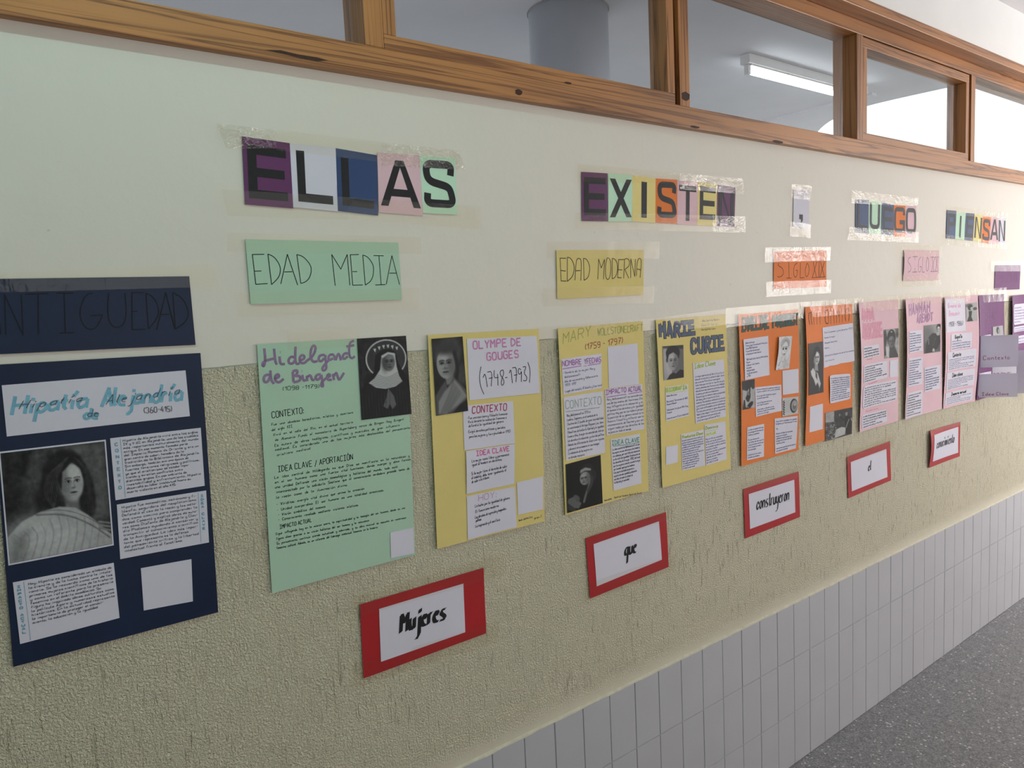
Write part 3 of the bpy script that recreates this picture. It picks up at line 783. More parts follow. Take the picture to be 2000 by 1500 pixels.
# ================================================================== LETTERS OF THE MOTTO
Y_CARD = -0.0022
def glyph(st, ch, box):
    """heavy grotesque capitals drawn in the card's (u, v), v down"""
    H = st.host; u0, v0, u1, v1 = box
    P = lambda x, y: (lambda q: (q[0], q[2]))(H.pt(u0 + (u1 - u0) * x, v0 + (v1 - v0) * y))
    wid = (u1 - u0) * H.w; hei = (v1 - v0) * H.h
    t = min(0.235 * wid, 0.17 * hei) if ch not in 'I,' else wid
    tx, ty = t / wid, t / hei
    rect = lambda a, b_, c, d: st.poly([P(a, b_), P(c, b_), P(c, d), P(a, d)])
    line = lambda *p, w=t: st.ribbon([P(*q) for q in p], w)
    def curve(pts, w=t, n=2): st.ribbon(chaikin([P(*q) for q in pts], n + 1), w)
    hx, hy = tx / 2, ty / 2
    if ch == 'E':
        rect(0, 0, tx, 1); rect(tx, 0, 1, ty); rect(tx, 0.5 - hy, 0.94, 0.5 + hy); rect(tx, 1 - ty, 1, 1)
    elif ch == 'L': rect(0, 0, tx, 1); rect(tx, 1 - ty, 1, 1)
    elif ch == 'I': rect(0, 0, 1, 1)
    elif ch == 'T': rect(0, 0, 1, ty); rect(0.5 - hx, ty, 0.5 + hx, 1)
    elif ch == 'A':
        st.poly([P(0, 1), P(tx * 1.05, 1), P(0.5 + tx * 0.12, 0.12), P(0.5 - tx * 0.62, 0), ])
        st.poly([P(0.5 - tx * 0.62, 0), P(0.5 + tx * 0.62, 0), P(1, 1), P(1 - tx * 1.05, 1), P(0.5, 0.13)])
        rect(0.24, 0.62, 0.76, 0.62 + ty * 0.95)
    elif ch == 'X':
        st.poly([P(0, 0), P(tx * 1.2, 0), P(1, 1), P(1 - tx * 1.2, 1)]); st.poly([P(1 - tx * 1.2, 0), P(1, 0), P(tx * 1.2, 1), P(0, 1)])
    elif ch == 'N':
        rect(0, 0, tx, 1); rect(1 - tx, 0, 1, 1); st.poly([P(tx * 0.6, 0), P(tx * 1.15, 0), P(1 - tx * 0.6, 1), P(1 - tx * 1.15, 1)])
    elif ch == 'U': curve([(hx, 0), (hx, 0.55), (hx, 0.82), (0.30, 1 - hy), (0.70, 1 - hy), (1 - hx, 0.82), (1 - hx, 0.55), (1 - hx, 0)])
    elif ch == 'O': curve([(0.5, hy), (0.16, hy), (hx, 0.30), (hx, 0.70), (0.16, 1 - hy), (0.5, 1 - hy), (0.84, 1 - hy), (1 - hx, 0.70), (1 - hx, 0.30), (0.84, hy), (0.5, hy)])
    elif ch == 'S': curve([(1 - hx, 0.31), (0.93, hy), (0.52, hy), (0.10, hy), (hx, 0.36), (0.25, 0.46), (0.5, 0.50), (0.80, 0.55), (1 - hx, 0.66), (0.95, 1 - hy), (0.5, 1 - hy), (0.08, 1 - hy), (hx, 0.70)])
    elif ch == 'G':
        curve([(1 - hx, 0.31), (0.90, hy), (0.5, hy), (0.13, hy), (hx, 0.32), (hx, 0.68), (0.13, 1 - hy), (0.5, 1 - hy), (0.82, 1 - hy), (1 - hx, 0.80), (1 - hx, 0.60)])
        rect(0.52, 0.50, 1, 0.50 + ty); rect(1 - tx, 0.5, 1, 0.97)
    elif ch == 'P':
        rect(0, 0, tx, 1); curve([(tx * 0.8, hy), (0.62, hy), (1 - hx, hy), (1 - hx, 0.29), (1 - hx, 0.56 - hy), (0.62, 0.56 - hy), (tx * 0.8, 0.56 - hy)])
    elif ch == ',': rect(0, 0, 1, 0.62); st.poly([P(0.45, 0.62), P(1, 0.62), P(0.95, 0.8), P(0.7, 1), P(0.5, 1)])

COLN = {'plum': P_PLUM, 'white': P_WHITE, 'blue': P_BLUE, 'pink': P_PINK, 'mint': P_MINT, 'yellow': P_CREAM, 'orange': P_ORANGE}
def letter(ch, color, px, label, group, box=(0.09, 0.10, 0.90, 0.90), extra=0.0):
    yc = Y_CARD - extra
    sh = Sheet(px, yc, 0.0003)
    c = sum(sh.c) / 4
    root = empty('letter_card', (c[0], yc, sh.c[3][2]), label, 'letter card', group)
    sh.mesh('card', COLN[color], root, 4, 4)
    st = Strokes(sh, 0.0003); glyph(st, ch, box)
    st.build('letter', BLACK, root)
    return sh
z = zm(2000 / 560, 400, 220)
g1 = 'letter cards spelling the first word of the motto'
for k, (ch, co, q, lab, bx) in enumerate([
    ('E', 'plum', ((258, 165), (592, 213), (617, 668), (280, 640)), 'plum card with a black E, leftmost letter card on the wall', (0.09, 0.11, 0.90, 0.90)),
    ('L', 'white', ((592, 213), (912, 245), (928, 690), (617, 660)), 'white card with a black L, left of the dark blue L card', (0.12, 0.10, 0.90, 0.90)),
    ('L', 'blue', ((910, 247), (1200, 297), (1210, 718), (928, 685)), 'dark blue card with a black L, right of the white L card', (0.12, 0.13, 0.90, 0.90)),
    ('A', 'pink', ((1203, 277), (1497, 300), (1522, 720), (1213, 695)), 'pink card with a black A, left of the mint card with an S', (0.05, 0.11, 0.96, 0.88)),
    ('S', 'mint', ((1497, 300), (1745, 318), (1763, 713), (1522, 700)), 'mint green card with a black S', (0.07, 0.06, 0.93, 0.89))]):
    letter(ch, co, z(*q), lab, g1, bx, k * 0.00006)
z = zm(5, 1080, 290)
g2 = 'letter cards spelling the second word of the motto'
for k, (ch, co, q, lab, bx) in enumerate([
    ('E', 'plum', ((278, 228), (530, 243), (535, 712), (282, 708)), 'plum card with a black E, left of the mint card with an X', (0.09, 0.10, 0.93, 0.88)),
    ('X', 'mint', ((538, 243), (775, 262), (775, 712), (540, 715)), 'mint green card with a black X', (0.06, 0.10, 0.97, 0.91)),
    ('I', 'yellow', ((775, 262), (1002, 292), (998, 728), (772, 712)), 'yellow card with a black I, between the X card and the orange S card', (0.39, 0.11, 0.62, 0.90)),
    ('S', 'orange', ((1003, 293), (1215, 305), (1212, 735), (998, 725)), 'orange card with a black S, between the yellow I and the pink T', (0.09, 0.06, 0.93, 0.88)),
    ('T', 'pink', ((1213, 308), (1413, 330), (1408, 750), (1213, 740)), 'pink card with a black T', (0.09, 0.10, 0.93, 0.91)),
    ('E', 'yellow', ((1413, 330), (1602, 355), (1595, 757), (1408, 748)), 'yellow card with a black E, right of the pink T card', (0.11, 0.08, 0.93, 0.86)),
    ('N', 'plum', ((1603, 355), (1783, 378), (1770, 765), (1595, 758)), 'plum card with a black N, last card of its word', (0.10, 0.12, 0.93, 0.92))]):
    letter(ch, co, z(*q), lab, g2, bx, k * 0.00006)
z = zm(2000 / 340 * 0.981, 1480, 340)
zq = zm(5.77, 1480, 340)
letter(',', 'white', zq((405, 175), (582, 185), (573, 615), (398, 592)), 'narrow white card with a black comma between two words', 'letter cards of the motto', (0.37, 0.65, 0.60, 0.86))
g3 = 'letter cards spelling the third word of the motto'
for k, (ch, co, q, lab, bx) in enumerate([
    ('L', 'blue', ((1103, 285), (1250, 290), (1248, 672), (1100, 655)), 'dark blue card with a black L, left of the mint card with a U', (0.12, 0.10, 0.90, 0.90)),
    ('U', 'mint', ((1250, 290), (1393, 318), (1385, 680), (1248, 668)), 'mint green card with a black U', (0.08, 0.08, 0.90, 0.86)),
    ('E', 'blue', ((1393, 320), (1533, 345), (1530, 692), (1388, 680)), 'dark blue card with a black E, left of the orange card with a G', (0.12, 0.11, 0.92, 0.90)),
    ('G', 'orange', ((1533, 348), (1663, 355), (1660, 708), (1530, 700)), 'orange card with a black G', (0.02, 0.06, 0.97, 0.88)),
    ('O', 'pink', ((1663, 355), (1785, 362), (1785, 712), (1660, 708)), 'pink card with a black O', (0.03, 0.07, 0.99, 0.88))]):
    letter(ch, co, zq(*q), lab, g3, bx, k * 0.00006)
z = zm(6.52, 1750, 370)
g4 = 'letter cards spelling the last word of the motto'
for k, (ch, co, q, lab, bx) in enumerate([
    ('P', 'blue', ((650, 262), (768, 272), (752, 632), (638, 622)), 'dark blue card with a black P', (0.14, 0.10, 0.95, 0.90)),
    ('I', 'mint', ((768, 285), (888, 298), (868, 645), (752, 630)), 'pale mint card with a black I', (0.40, 0.13, 0.58, 0.93)),
    ('E', 'blue', ((888, 298), (1000, 308), (975, 655), (868, 645)), 'dark blue card with a black E, right of the mint card with an I', (0.14, 0.11, 0.95, 0.88)),
    ('N', 'yellow', ((1000, 310), (1105, 330), (1085, 668), (978, 655)), 'pale yellow card with a black N', (0.12, 0.10, 0.95, 0.88)),
    ('S', 'orange', ((1105, 340), (1210, 352), (1190, 690), (1085, 675)), 'orange card with a black S, rightmost orange letter card', (0.10, 0.10, 0.92, 0.90)),
    ('A', 'pink', ((1210, 350), (1305, 358), (1300, 690), (1190, 688)), 'pale pink card with a black A, left of the last white N card', (0.03, 0.08, 0.98, 0.86)),
    ('N', 'white', ((1305, 358), (1400, 370), (1390, 680), (1300, 690)), 'white card with a black N, rightmost letter card', (0.05, 0.10, 0.93, 0.92))]):
    letter(ch, co, z(*q), lab, g4, bx, k * 0.00006)

# ================================================================== HEADINGS OF THE PERIODS
def heading(px, mat, label, build, pen, amp=0.0005, lift=0.0):
    sh = Sheet(px, -0.0025, amp, lift); c = sum(sh.c) / 4
    root = empty('heading_sign', (c[0], -0.0025, sh.c[3][2]), label, 'sign', 'period headings')
    sh.mesh('sheet', mat, root); 
    for bd in (build if isinstance(build, list) else [build]): st = Strokes(sh); bd(st); st.build('lettering', pen, root)
def traced(zf, glyphs, w, sm='CBDGORSU'):
    def f(st):
        for g in glyphs:
            ch, strokes = g[0], g[1:]
            for p in strokes: st.px(zf(*p), w, 2 if ch in sm and len(p) > 3 else 0)
    return f
z = zm(4, 0, 500)
heading([(-31, 545), (369.5, 539.5), (382, 673.5), (-14, 692.5)], P_NAVY, 'wide navy sign with ANTIGÜEDAD in thin dark capitals, above the navy poster', traced(z, [
    ('A', [(-80, 620), (-30, 300), (5, 612)], [(-60, 480), (-10, 478)]), ('N', [(45, 615), (35, 300), (180, 620), (165, 300)]), ('T', [(195, 300), (380, 292)], [(297, 297), (300, 610)]),
    ('I', [(440, 290), (575, 290)], [(500, 290), (510, 600)], [(465, 603), (580, 597)]), ('G', [(725, 290), (670, 300), (625, 400), (625, 500), (680, 575), (745, 570), (780, 510), (800, 460)], [(800, 460), (705, 467)]),
    ('U', [(850, 290), (838, 400), (850, 520), (905, 565), (965, 540), (990, 450), (975, 290)], [(883, 265), (888, 266)], [(923, 265), (928, 266)]),
    ('E', [(1120, 287), (1030, 285), (1032, 575), (1140, 572)], [(1032, 435), (1075, 430)]), ('D', [(1160, 570), (1140, 290)], [(1140, 290), (1200, 320), (1240, 400), (1235, 480), (1160, 570)]),
    ('A', [(1225, 575), (1295, 285), (1365, 570)], [(1250, 458), (1325, 455)]), ('D', [(1370, 570), (1350, 285)], [(1350, 285), (1430, 330), (1480, 440), (1450, 520), (1370, 570)])], 0.0019), DARKPEN)
z = zm(2000 / 440, 430, 430)
heading(z((222, 170), (1580, 200), (1613, 707), (270, 747)), P_GREEN, 'mint green sign with EDAD MEDIA in thin black capitals', [traced(z, [
    ('E', [(390, 303), (285, 305), (315, 570), (420, 563)], [(303, 453), (365, 451)]), ('D', [(455, 572), (423, 300)], [(423, 300), (480, 325), (525, 390), (537, 445), (520, 510), (455, 572)]),
    ('A', [(537, 567), (596, 303), (687, 577)], [(568, 460), (640, 458)]), ('D', [(715, 562), (680, 305)], [(680, 305), (735, 320), (795, 385), (812, 440), (795, 510), (760, 548), (715, 562)]),
    ], 0.0016), traced(z, [('M', [(1020, 582), (990, 305), (1070, 435), (1127, 305), (1150, 578)]), ('E', [(1230, 305), (1155, 307), (1175, 577), (1265, 575)], [(1172, 457), (1215, 457)]),
    ('D', [(1287, 577), (1265, 310)], [(1265, 310), (1310, 325), (1355, 390), (1363, 450), (1345, 535), (1287, 577)]), ('I', [(1360, 315), (1450, 317)], [(1408, 317), (1427, 573)], [(1375, 575), (1465, 572)]),
    ('A', [(1472, 570), (1523, 315), (1590, 573)], [(1500, 470), (1560, 470)])], 0.0016)], DARKPEN)
z = zm(2000 / 280, 1040, 450)
heading(z((330, 275), (1545, 272), (1547, 897), (345, 957)), P_YELLOW, 'yellow sign with EDAD MODERNA in thin capitals', traced(z, [
    ('E', [(463, 390), (380, 388), (397, 705), (468, 708)], [(388, 558), (460, 568)]), ('D', [(482, 712), (482, 375)], [(482, 375), (530, 385), (575, 470), (580, 550), (555, 650), (482, 712)]),
    ('R', [(590, 697), (603, 440), (625, 390), (660, 392), (680, 430), (672, 700)], [(600, 563), (665, 560)]), ('D', [(717, 697), (708, 388)], [(708, 388), (755, 400), (795, 490), (797, 560), (775, 660), (717, 697)]),
    ('M', [(910, 683), (920, 400), (957, 525), (1003, 405), (990, 683)]), ('O', [(1040, 383), (1015, 480), (1018, 640), (1040, 690), (1075, 670), (1095, 560), (1088, 430), (1065, 385), (1040, 383)]),
    ('D', [(1110, 675), (1110, 390)], [(1110, 390), (1150, 400), (1185, 470), (1183, 580), (1150, 660), (1110, 675)]), ('E', [(1275, 408), (1200, 407), (1187, 658), (1240, 660)], [(1193, 548), (1250, 552)]),
    ('R', [(1270, 668), (1283, 400)], [(1283, 400), (1320, 388), (1355, 430), (1345, 500), (1285, 545)], [(1285, 545), (1343, 668)]), ('N', [(1368, 665), (1367, 395), (1425, 645), (1433, 400)]),
    ('R', [(1447, 635), (1455, 450), (1475, 390), (1505, 392), (1517, 440), (1498, 660)], [(1450, 537), (1505, 550)])], 0.0021), ink('brown_black_pen', (0.05, 0.04, 0.015)))
z = zq
heading(z((180, 872), (772, 858), (772, 1270), (178, 1295)), P_ORANGE, 'orange sign with SIGLO XIX in thin capitals under shiny tape', traced(z, [
    ('S', [(235, 1005), (220, 1030), (280, 1060), (290, 1130), (245, 1165), (220, 1155)]), ('I', [(345, 995), (350, 1175)], [(320, 1172), (375, 1172)]), ('G', [(440, 1000), (405, 1030), (400, 1130), (420, 1170), (440, 1140), (445, 1085)], [(445, 1085), (425, 1085)]),
    ('L', [(478, 1000), (475, 1170), (525, 1165)]), ('O', [(550, 1010), (530, 1080), (540, 1165), (570, 1140), (580, 1060), (560, 1005), (550, 1010)]), ('X', [(620, 985), (660, 1160)], [(665, 985), (615, 1165)]),
    ('I', [(690, 985), (690, 1160)]), ('X', [(705, 990), (750, 1155)], [(750, 990), (700, 1160)]), ('I', [(608, 1168), (760, 1158)], [(600, 975), (750, 965)])], 0.0022), ink('dark_red_pen', (0.06, 0.012, 0.008)), 0.0008)
z = zm(6.52, 1750, 370)
heading(z((97, 772), (550, 775), (545, 1155), (85, 1165)), P_PINK, 'pink sign with SIGLO XX in thin capitals', traced(z, [
    ('S', [(180, 865), (145, 880), (140, 930), (180, 965), (180, 1040), (145, 1055)]), ('I', [(235, 857), (235, 1050)], [(205, 857), (270, 855)], [(200, 1055), (265, 1050)]), ('G', [(310, 860), (280, 900), (275, 1030), (295, 1060), (315, 1030), (320, 985)], [(320, 985), (295, 985)]),
    ('L', [(335, 860), (333, 1055), (360, 1052)]), ('O', [(395, 860), (378, 950), (385, 1050), (410, 1020), (415, 900), (395, 860)]), ('X', [(455, 860), (480, 1045)], [(490, 860), (450, 1045)]),
    ('X', [(505, 860), (530, 1040)], [(530, 860), (500, 1040)]), ('I', [(440, 862), (545, 857)], [(435, 1047), (530, 1040)])], 0.0018), ink('plum_pen', (0.12, 0.05, 0.08)), 0.0006, 0.004)
z = zm(10, 1820, 500)
heading(z((1238, 180), (1735, 178), (1712, 650), (1222, 668)), P_PURPLE, 'purple sign with faint dark capitals at the right end of the wall', traced(z, [
    ('S', [(1340, 310), (1290, 330), (1290, 370), (1340, 400), (1330, 430), (1290, 430)]), ('I', [(1375, 310), (1375, 520)]), ('G', [(1450, 310), (1410, 340), (1410, 500), (1445, 520), (1455, 430)]), ('L', [(1480, 310), (1480, 520), (1515, 520)]),
    ('O', [(1545, 310), (1525, 400), (1545, 520), (1565, 420), (1545, 310)]), ('X', [(1590, 310), (1620, 520)], [(1620, 310), (1590, 520)]), ('X', [(1635, 310), (1660, 520)], [(1660, 310), (1635, 520)]), ('I', [(1680, 310), (1680, 520)])], 0.002), ink('dark_plum_pen', (0.10, 0.035, 0.10)))

# ================================================================== RED WORD CARDS
def wordcard(red, white, word, p0, p1, h, label, w, lift=0.0, slant=0.22):
    sh = Sheet(red, -0.0028, 0.0007, lift); c = sum(sh.c) / 4
    root = empty('word_card', (c[0], -0.0028, sh.c[3][2]), label, 'word card', 'red framed word cards')
    sh.mesh('red_frame', P_RED, root)
    wh = Sheet(white, -0.0036, 0.0001, host=sh); ws = wh.mesh('white_sheet', P_WHITE, root)
    st = Strokes(wh, 0.0003); st.text(word, p0, p1, h, w, slant, 0.0, 3, 1.5 if len(word) > 2 else 2.2, True, 3.0, 24)
    st.build('lettering', BLACK, ws)
z = zm(5.77, 680, 1080)
wordcard(z((133, 580), (1525, 167), (1553, 905), (172, 1413)), z((347, 630), (1298, 345), (1318, 892), (367, 1225)), 'Mujeres', z((590, 893))[0], z((1085, 745))[0], 34, 'red framed card with the word Mujeres, largest and nearest of the red cards', 0.0110)
z = zm(2000 / 1500 * 5.11364, 1110, 970)
wordcard(z((228, 553), (1298, 205), (1335, 935), (287, 1358)), z((335, 633), (1203, 328), (1243, 838), (375, 1195)), 'que', z((748, 790))[0], z((895, 738))[0], 25, 'red framed card with the word que, below the two middle yellow posters', 0.0092)
z = zm(2000 / 480, 1420, 800)
wordcard(z((132, 648), (583, 502), (594, 873), (147, 1050)), z((175, 688), (545, 570), (555, 835), (187, 972)), 'construyeron', z((238, 815))[0], z((498, 733))[0], 24, 'red framed card with the word construyeron, below the left orange poster', 0.0072)
wordcard(z((975, 385), (1325, 257), (1333, 575), (985, 722)), z((1005, 427), (1295, 320), (1303, 548), (1013, 665)), 'el', z((1148, 499))[0], z((1168, 491))[0], 15, 'red framed card with the short word el', 0.0085)
wordcard(z((1638, 172), (1897, 98), (1893, 380), (1637, 473)), z((1670, 207), (1880, 140), (1880, 350), (1665, 423)), 'conocimiento', z((1692, 316))[0], z((1846, 266))[0], 16.5, 'red framed card with the word conocimiento, rightmost red card', 0.0072, 0.012)

# ================================================================== POSTERS
def poster(px, mat, label, amp=0.0009, lift=0.0, lift_r=0.0, lift_b=0.0, px_mode=True):
    sh = Sheet(px, -0.003, amp, lift, px=px_mode, lift_r=lift_r, lift_b=lift_b); c = sum(sh.c) / 4
    root = empty('poster', (c[0], -0.003, sh.c[3][2]), label, 'poster', 'posters in a row on the wall')
    sh.mesh('backing_sheet', mat, root); return sh, root
def note(sh, root, px, mat=None, d=0.0009, torn=0.0, round_=0.0, name='note_sheet', lift=0.0, lift_r=0.0):
    n = Sheet(px, sh.y0 - d, 0.0002, lift, host=sh, lift_r=lift_r)
    return n, n.mesh(name, mat or P_WHITE, root, torn=torn, round_=round_)
def picture(sh, root, px, pic, d=0.0011, border=None, name='portrait_print', tint=(1, 1, 1), lift=0.0, ws=1.0):
    n = Sheet(px, sh.y0 - d, 0.0002, lift, host=sh)
    o = n.mesh(name, P_WHITE, root)
    if border:
        c = n.pt; e = border
        m = Sheet.__new__(Sheet); m.__dict__.update(n.__dict__)
        m.c = [n.pt(e, e), n.pt(1 - e, e), n.pt(1 - e, 1 - e), n.pt(e, 1 - e)]
    else: m = n
    q = Sheet.__new__(Sheet); q.__dict__.update(m.__dict__); q.y0 = n.y0 - 0.0002
    q.y = lambda X, Z: n.y(X, Z) - 0.0002
    pic.build('picture', q, o, tint, ws); return n, o

# ---- navy poster -----------------------------------------------------------
sh, root = poster([(-21, 713), (390.7, 689.3), (425.5, 1195), (26, 1302)], P_NAVY, 'navy poster with a large picture of a long-haired woman, leftmost poster', 0.0012, 0, 0.004)
z = zm(4, 0, 500)
n, o = note(sh, root, z((13, 1010), (1447, 893), (1480, 1250), (53, 1410)), name='title_sheet')
st = Strokes(n); SKY = ink('sky_blue_marker', (0.185, 0.42, 0.55))
st.text('Hipatía', z((90, 1242))[0], z((672, 1182))[0], 36, 0.0052, 0.30, 0.05, 1, 0.8)
st.text('Alejandría', z((792, 1178))[0], z((1412, 1128))[0], 36, 0.0052, 0.30, 0.05, 1, 0.8)
st.text('de', z((655, 1272))[0], z((765, 1268))[0], 21, 0.0045, 0.2, 0.05, 1, 0.8); st.build('blue_lettering', SKY, o)
st = Strokes(n, 0.0006)
st.text('Hipatía', z((145, 1197))[0], z((630, 1136))[0], 15, 0.0011, 0.5, 0.2, 2, 2.6); st.text('Alejandría', z((825, 1160))[0], z((1390, 1078))[0], 17, 0.0011, 0.5, 0.2, 2, 2.4)
st.text('de', z((680, 1256))[0], z((765, 1252))[0], 15, 0.0011, 0.3, 0.1, 2); st.text('(360-415)', z((1120, 1228))[0], z((1340, 1213))[0], 11, 0.0011, 0.05, 0.15, 1)
st.build('pen_lettering', PEN, o)
z = zm(1471 / 500, 0, 800)
# plain stand-in for the printed painting: a long-haired woman in a pale wrap before a dim wall
pc = Pic(120, 136, 0.24).n(0.12, 7)
pc.p([(0, 0), (0.30, 0), (0.20, 0.25), (0.10, 0.62), (0, 0.7)], 0.10, 0.10, 0.8).p([(0.66, 0), (1, 0), (1, 0.7), (0.82, 0.78), (0.74, 0.35)], 0.40, 0.14, 0.7).n(0.10, 16)
pc.e(0.58, 0.33, 0.23, 0.30, 0.10, 0.04).e(0.44, 0.48, 0.15, 0.26, 0.11, 0.06, 0.25).e(0.77, 0.46, 0.09, 0.24, 0.10, 0.05, -0.1)
pc.p([(0.56, 0.48), (0.70, 0.47), (0.70, 0.66), (0.56, 0.66)], 0.42, 0.04)
pc.face(0.64, 0.345, 0.115, 0.180, 0.68, 0.28, 0.06, -1, -0.05)
pc.p([(0.60, 0.08), (0.68, 0.09), (0.78, 0.20), (0.765, 0.34), (0.735, 0.22), (0.655, 0.155), (0.56, 0.24), (0.535, 0.40), (0.50, 0.30), (0.52, 0.16)], 0.10, 0.025)
for k in range(9): pc.l([(0.63 - k * 0.012, 0.10 + k * 0.008), (0.50 - k * 0.014, 0.26), (0.49 - k * 0.016, 0.46), (0.42 + k * 0.012, 0.64)], 0.006, 0.30 - 0.03 * (k % 3), 0.010, 0.75)
for k in range(5): pc.l([(0.68 + k * 0.012, 0.11 + k * 0.01), (0.785 + k * 0.008, 0.26), (0.79 + k * 0.01, 0.46), (0.78 + k * 0.015, 0.66)], 0.006, 0.26 - 0.03 * (k % 2), 0.010, 0.7)
pc.p([(0, 1), (0, 0.76), (0.14, 0.64), (0.32, 0.575), (0.50, 0.555), (0.66, 0.59), (0.78, 0.68), (0.90, 0.80), (1, 0.90), (1, 1)], 0.66, 0.02)
pc.e(0.33, 0.80, 0.34, 0.17, 0.80, 0.25, 0.2, 0.7).p([(0.0, 1.0), (0.04, 0.76), (0.2, 0.72), (0.15, 1.0)], 0.45, 0.12, 0.7)
for k in range(11): pc.l([(0.06 + k * 0.085, 0.64 + abs(k - 5) * 0.022), (0.14 + k * 0.075, 0.80), (0.04 + k * 0.08, 1.0)], 0.005 + 0.003 * (k % 3), 0.42, 0.02, 0.5)
pc.l([(0.28, 0.60), (0.55, 0.63), (0.80, 0.77), (0.98, 0.93)], 0.014, 0.36, 0.018, 0.8).l([(0.32, 0.57), (0.56, 0.59), (0.80, 0.71), (0.99, 0.89)], 0.006, 0.36, 0.012, 0.8)
for k in range(3): pc.l([(0.88, 0.76 + k * 0.03), (0.99, 0.79 + k * 0.035)], 0.02, 0.50, 0.015)
pc.n(0.08, 34)
picture(sh, root, z((-8, 243), (607, 172), (653, 778), (48, 895)), pc, border=0.014, name='picture_print', ws=1.1)
T1 = ["Hipatia de Alejandría vivió entre los siglos", "IV y V d.C en Alejandría, una de las ciudades", "más importantes culturalmente del mundo", "antiguo. En ese momento formaba parte", "del Imperio Romano de Oriente y era un", "gran centro de saber, heredero de la", "tradición de la Biblioteca de Alejandría.", "Sin embargo, también era una época de", "fuertes tensiones religiosas y políticas,", "ya que el cristianismo se estaba impo-", "niendo y existían conflictos entre", "distintos grupos. En ese ambiente de", "inestabilidad y enfrentamiento, Hipatia", "desarrolló su labor intelectual hasta su", "muerte violenta en el año 415."]
T2 = ["Hipatia fue matemática, astrónoma y fi-", "lósofa, seguidora del neoplatonismo.", "Defendió el uso de la razón y los méto-", "dos como camino para comprender la", "verdad. Comentó y explicó obras de auto-", "res como Diofanto de Alejandría y Clau-", "dio Ptolomeo ayudando a conservar y", "transmitir el conocimiento científico", "de la Antigüedad. La idea más impor-", "tante que representa es la defensa", "del pensamiento crítico y la libertad", "intelectual frente al fanatismo."]
T3 = ["Hoy, Hipatia es considerada un símbolo de", "la ciencia y de la lucha contra la intole-", "rancia. Se la recuerda como una de las", "primeras mujeres científicas de la historia", "y como un referente para la presencia", "femenina en el ámbito académico. Su", "figura ha inspirado obras culturales como", "la película Ágora y numerosos estudios", "históricos. En la actualidad representa", "la importancia de proteger el conoci-", "miento, la educación y la igualdad."]
def vtext(n, o, word, u, v0, v1, mat, w=0.0017):
    st = Strokes(n)
    for i, ch in enumerate(word):
        if ch == ' ': continue
        vv = v0 + (v1 - v0) * (i + 0.7) / len(word); st.uvtext(ch, u, u + 0.028, vv, min(0.045, 0.55 * (v1 - v0) / len(word)), w, 0, 0.05, 1)
    st.build('side_title', mat, o)
SKYP = ink('sky_blue_pencil', (0.16, 0.34, 0.46))
for T, q, fr, wd, u, ul in ((T1, ((632, 165), (1150, 103), (1172, 435), (663, 520)), (0.13, 0.03, 0.96, 0.93), 'CONTEXTO', 0.045, 0.105),
                           (T2, ((670, 545), (1180, 462), (1197, 760), (690, 858)), (0.05, 0.03, 0.88, 0.90), 'IDEA CLAVE', 0.935, 0.905),
                           (T3, ((73, 992), (652, 878), (686, 1195), (115, 1345)), (0.14, 0.04, 0.97, 0.74), 'IMPACTO ACTUAL', 0.035, 0.10)):
    n, o = note(sh, root, z(*q)); st = Strokes(n); st.block(T, fr, 0.00078, 0.05, 0.18); st.build('handwriting', PEN, o)
    vtext(n, o, wd, u, 0.06, 0.86 if wd != 'IDEA CLAVE' else 0.75, SKYP)
    st = Strokes(n); st.uvline([(ul, 0.02), (ul, 0.98)], 0.0008); st.build('margin_line', SKYP, o)
note(sh, root, z((808, 910), (1097, 857), (1107, 1100), (825, 1153)), name='blank_card')

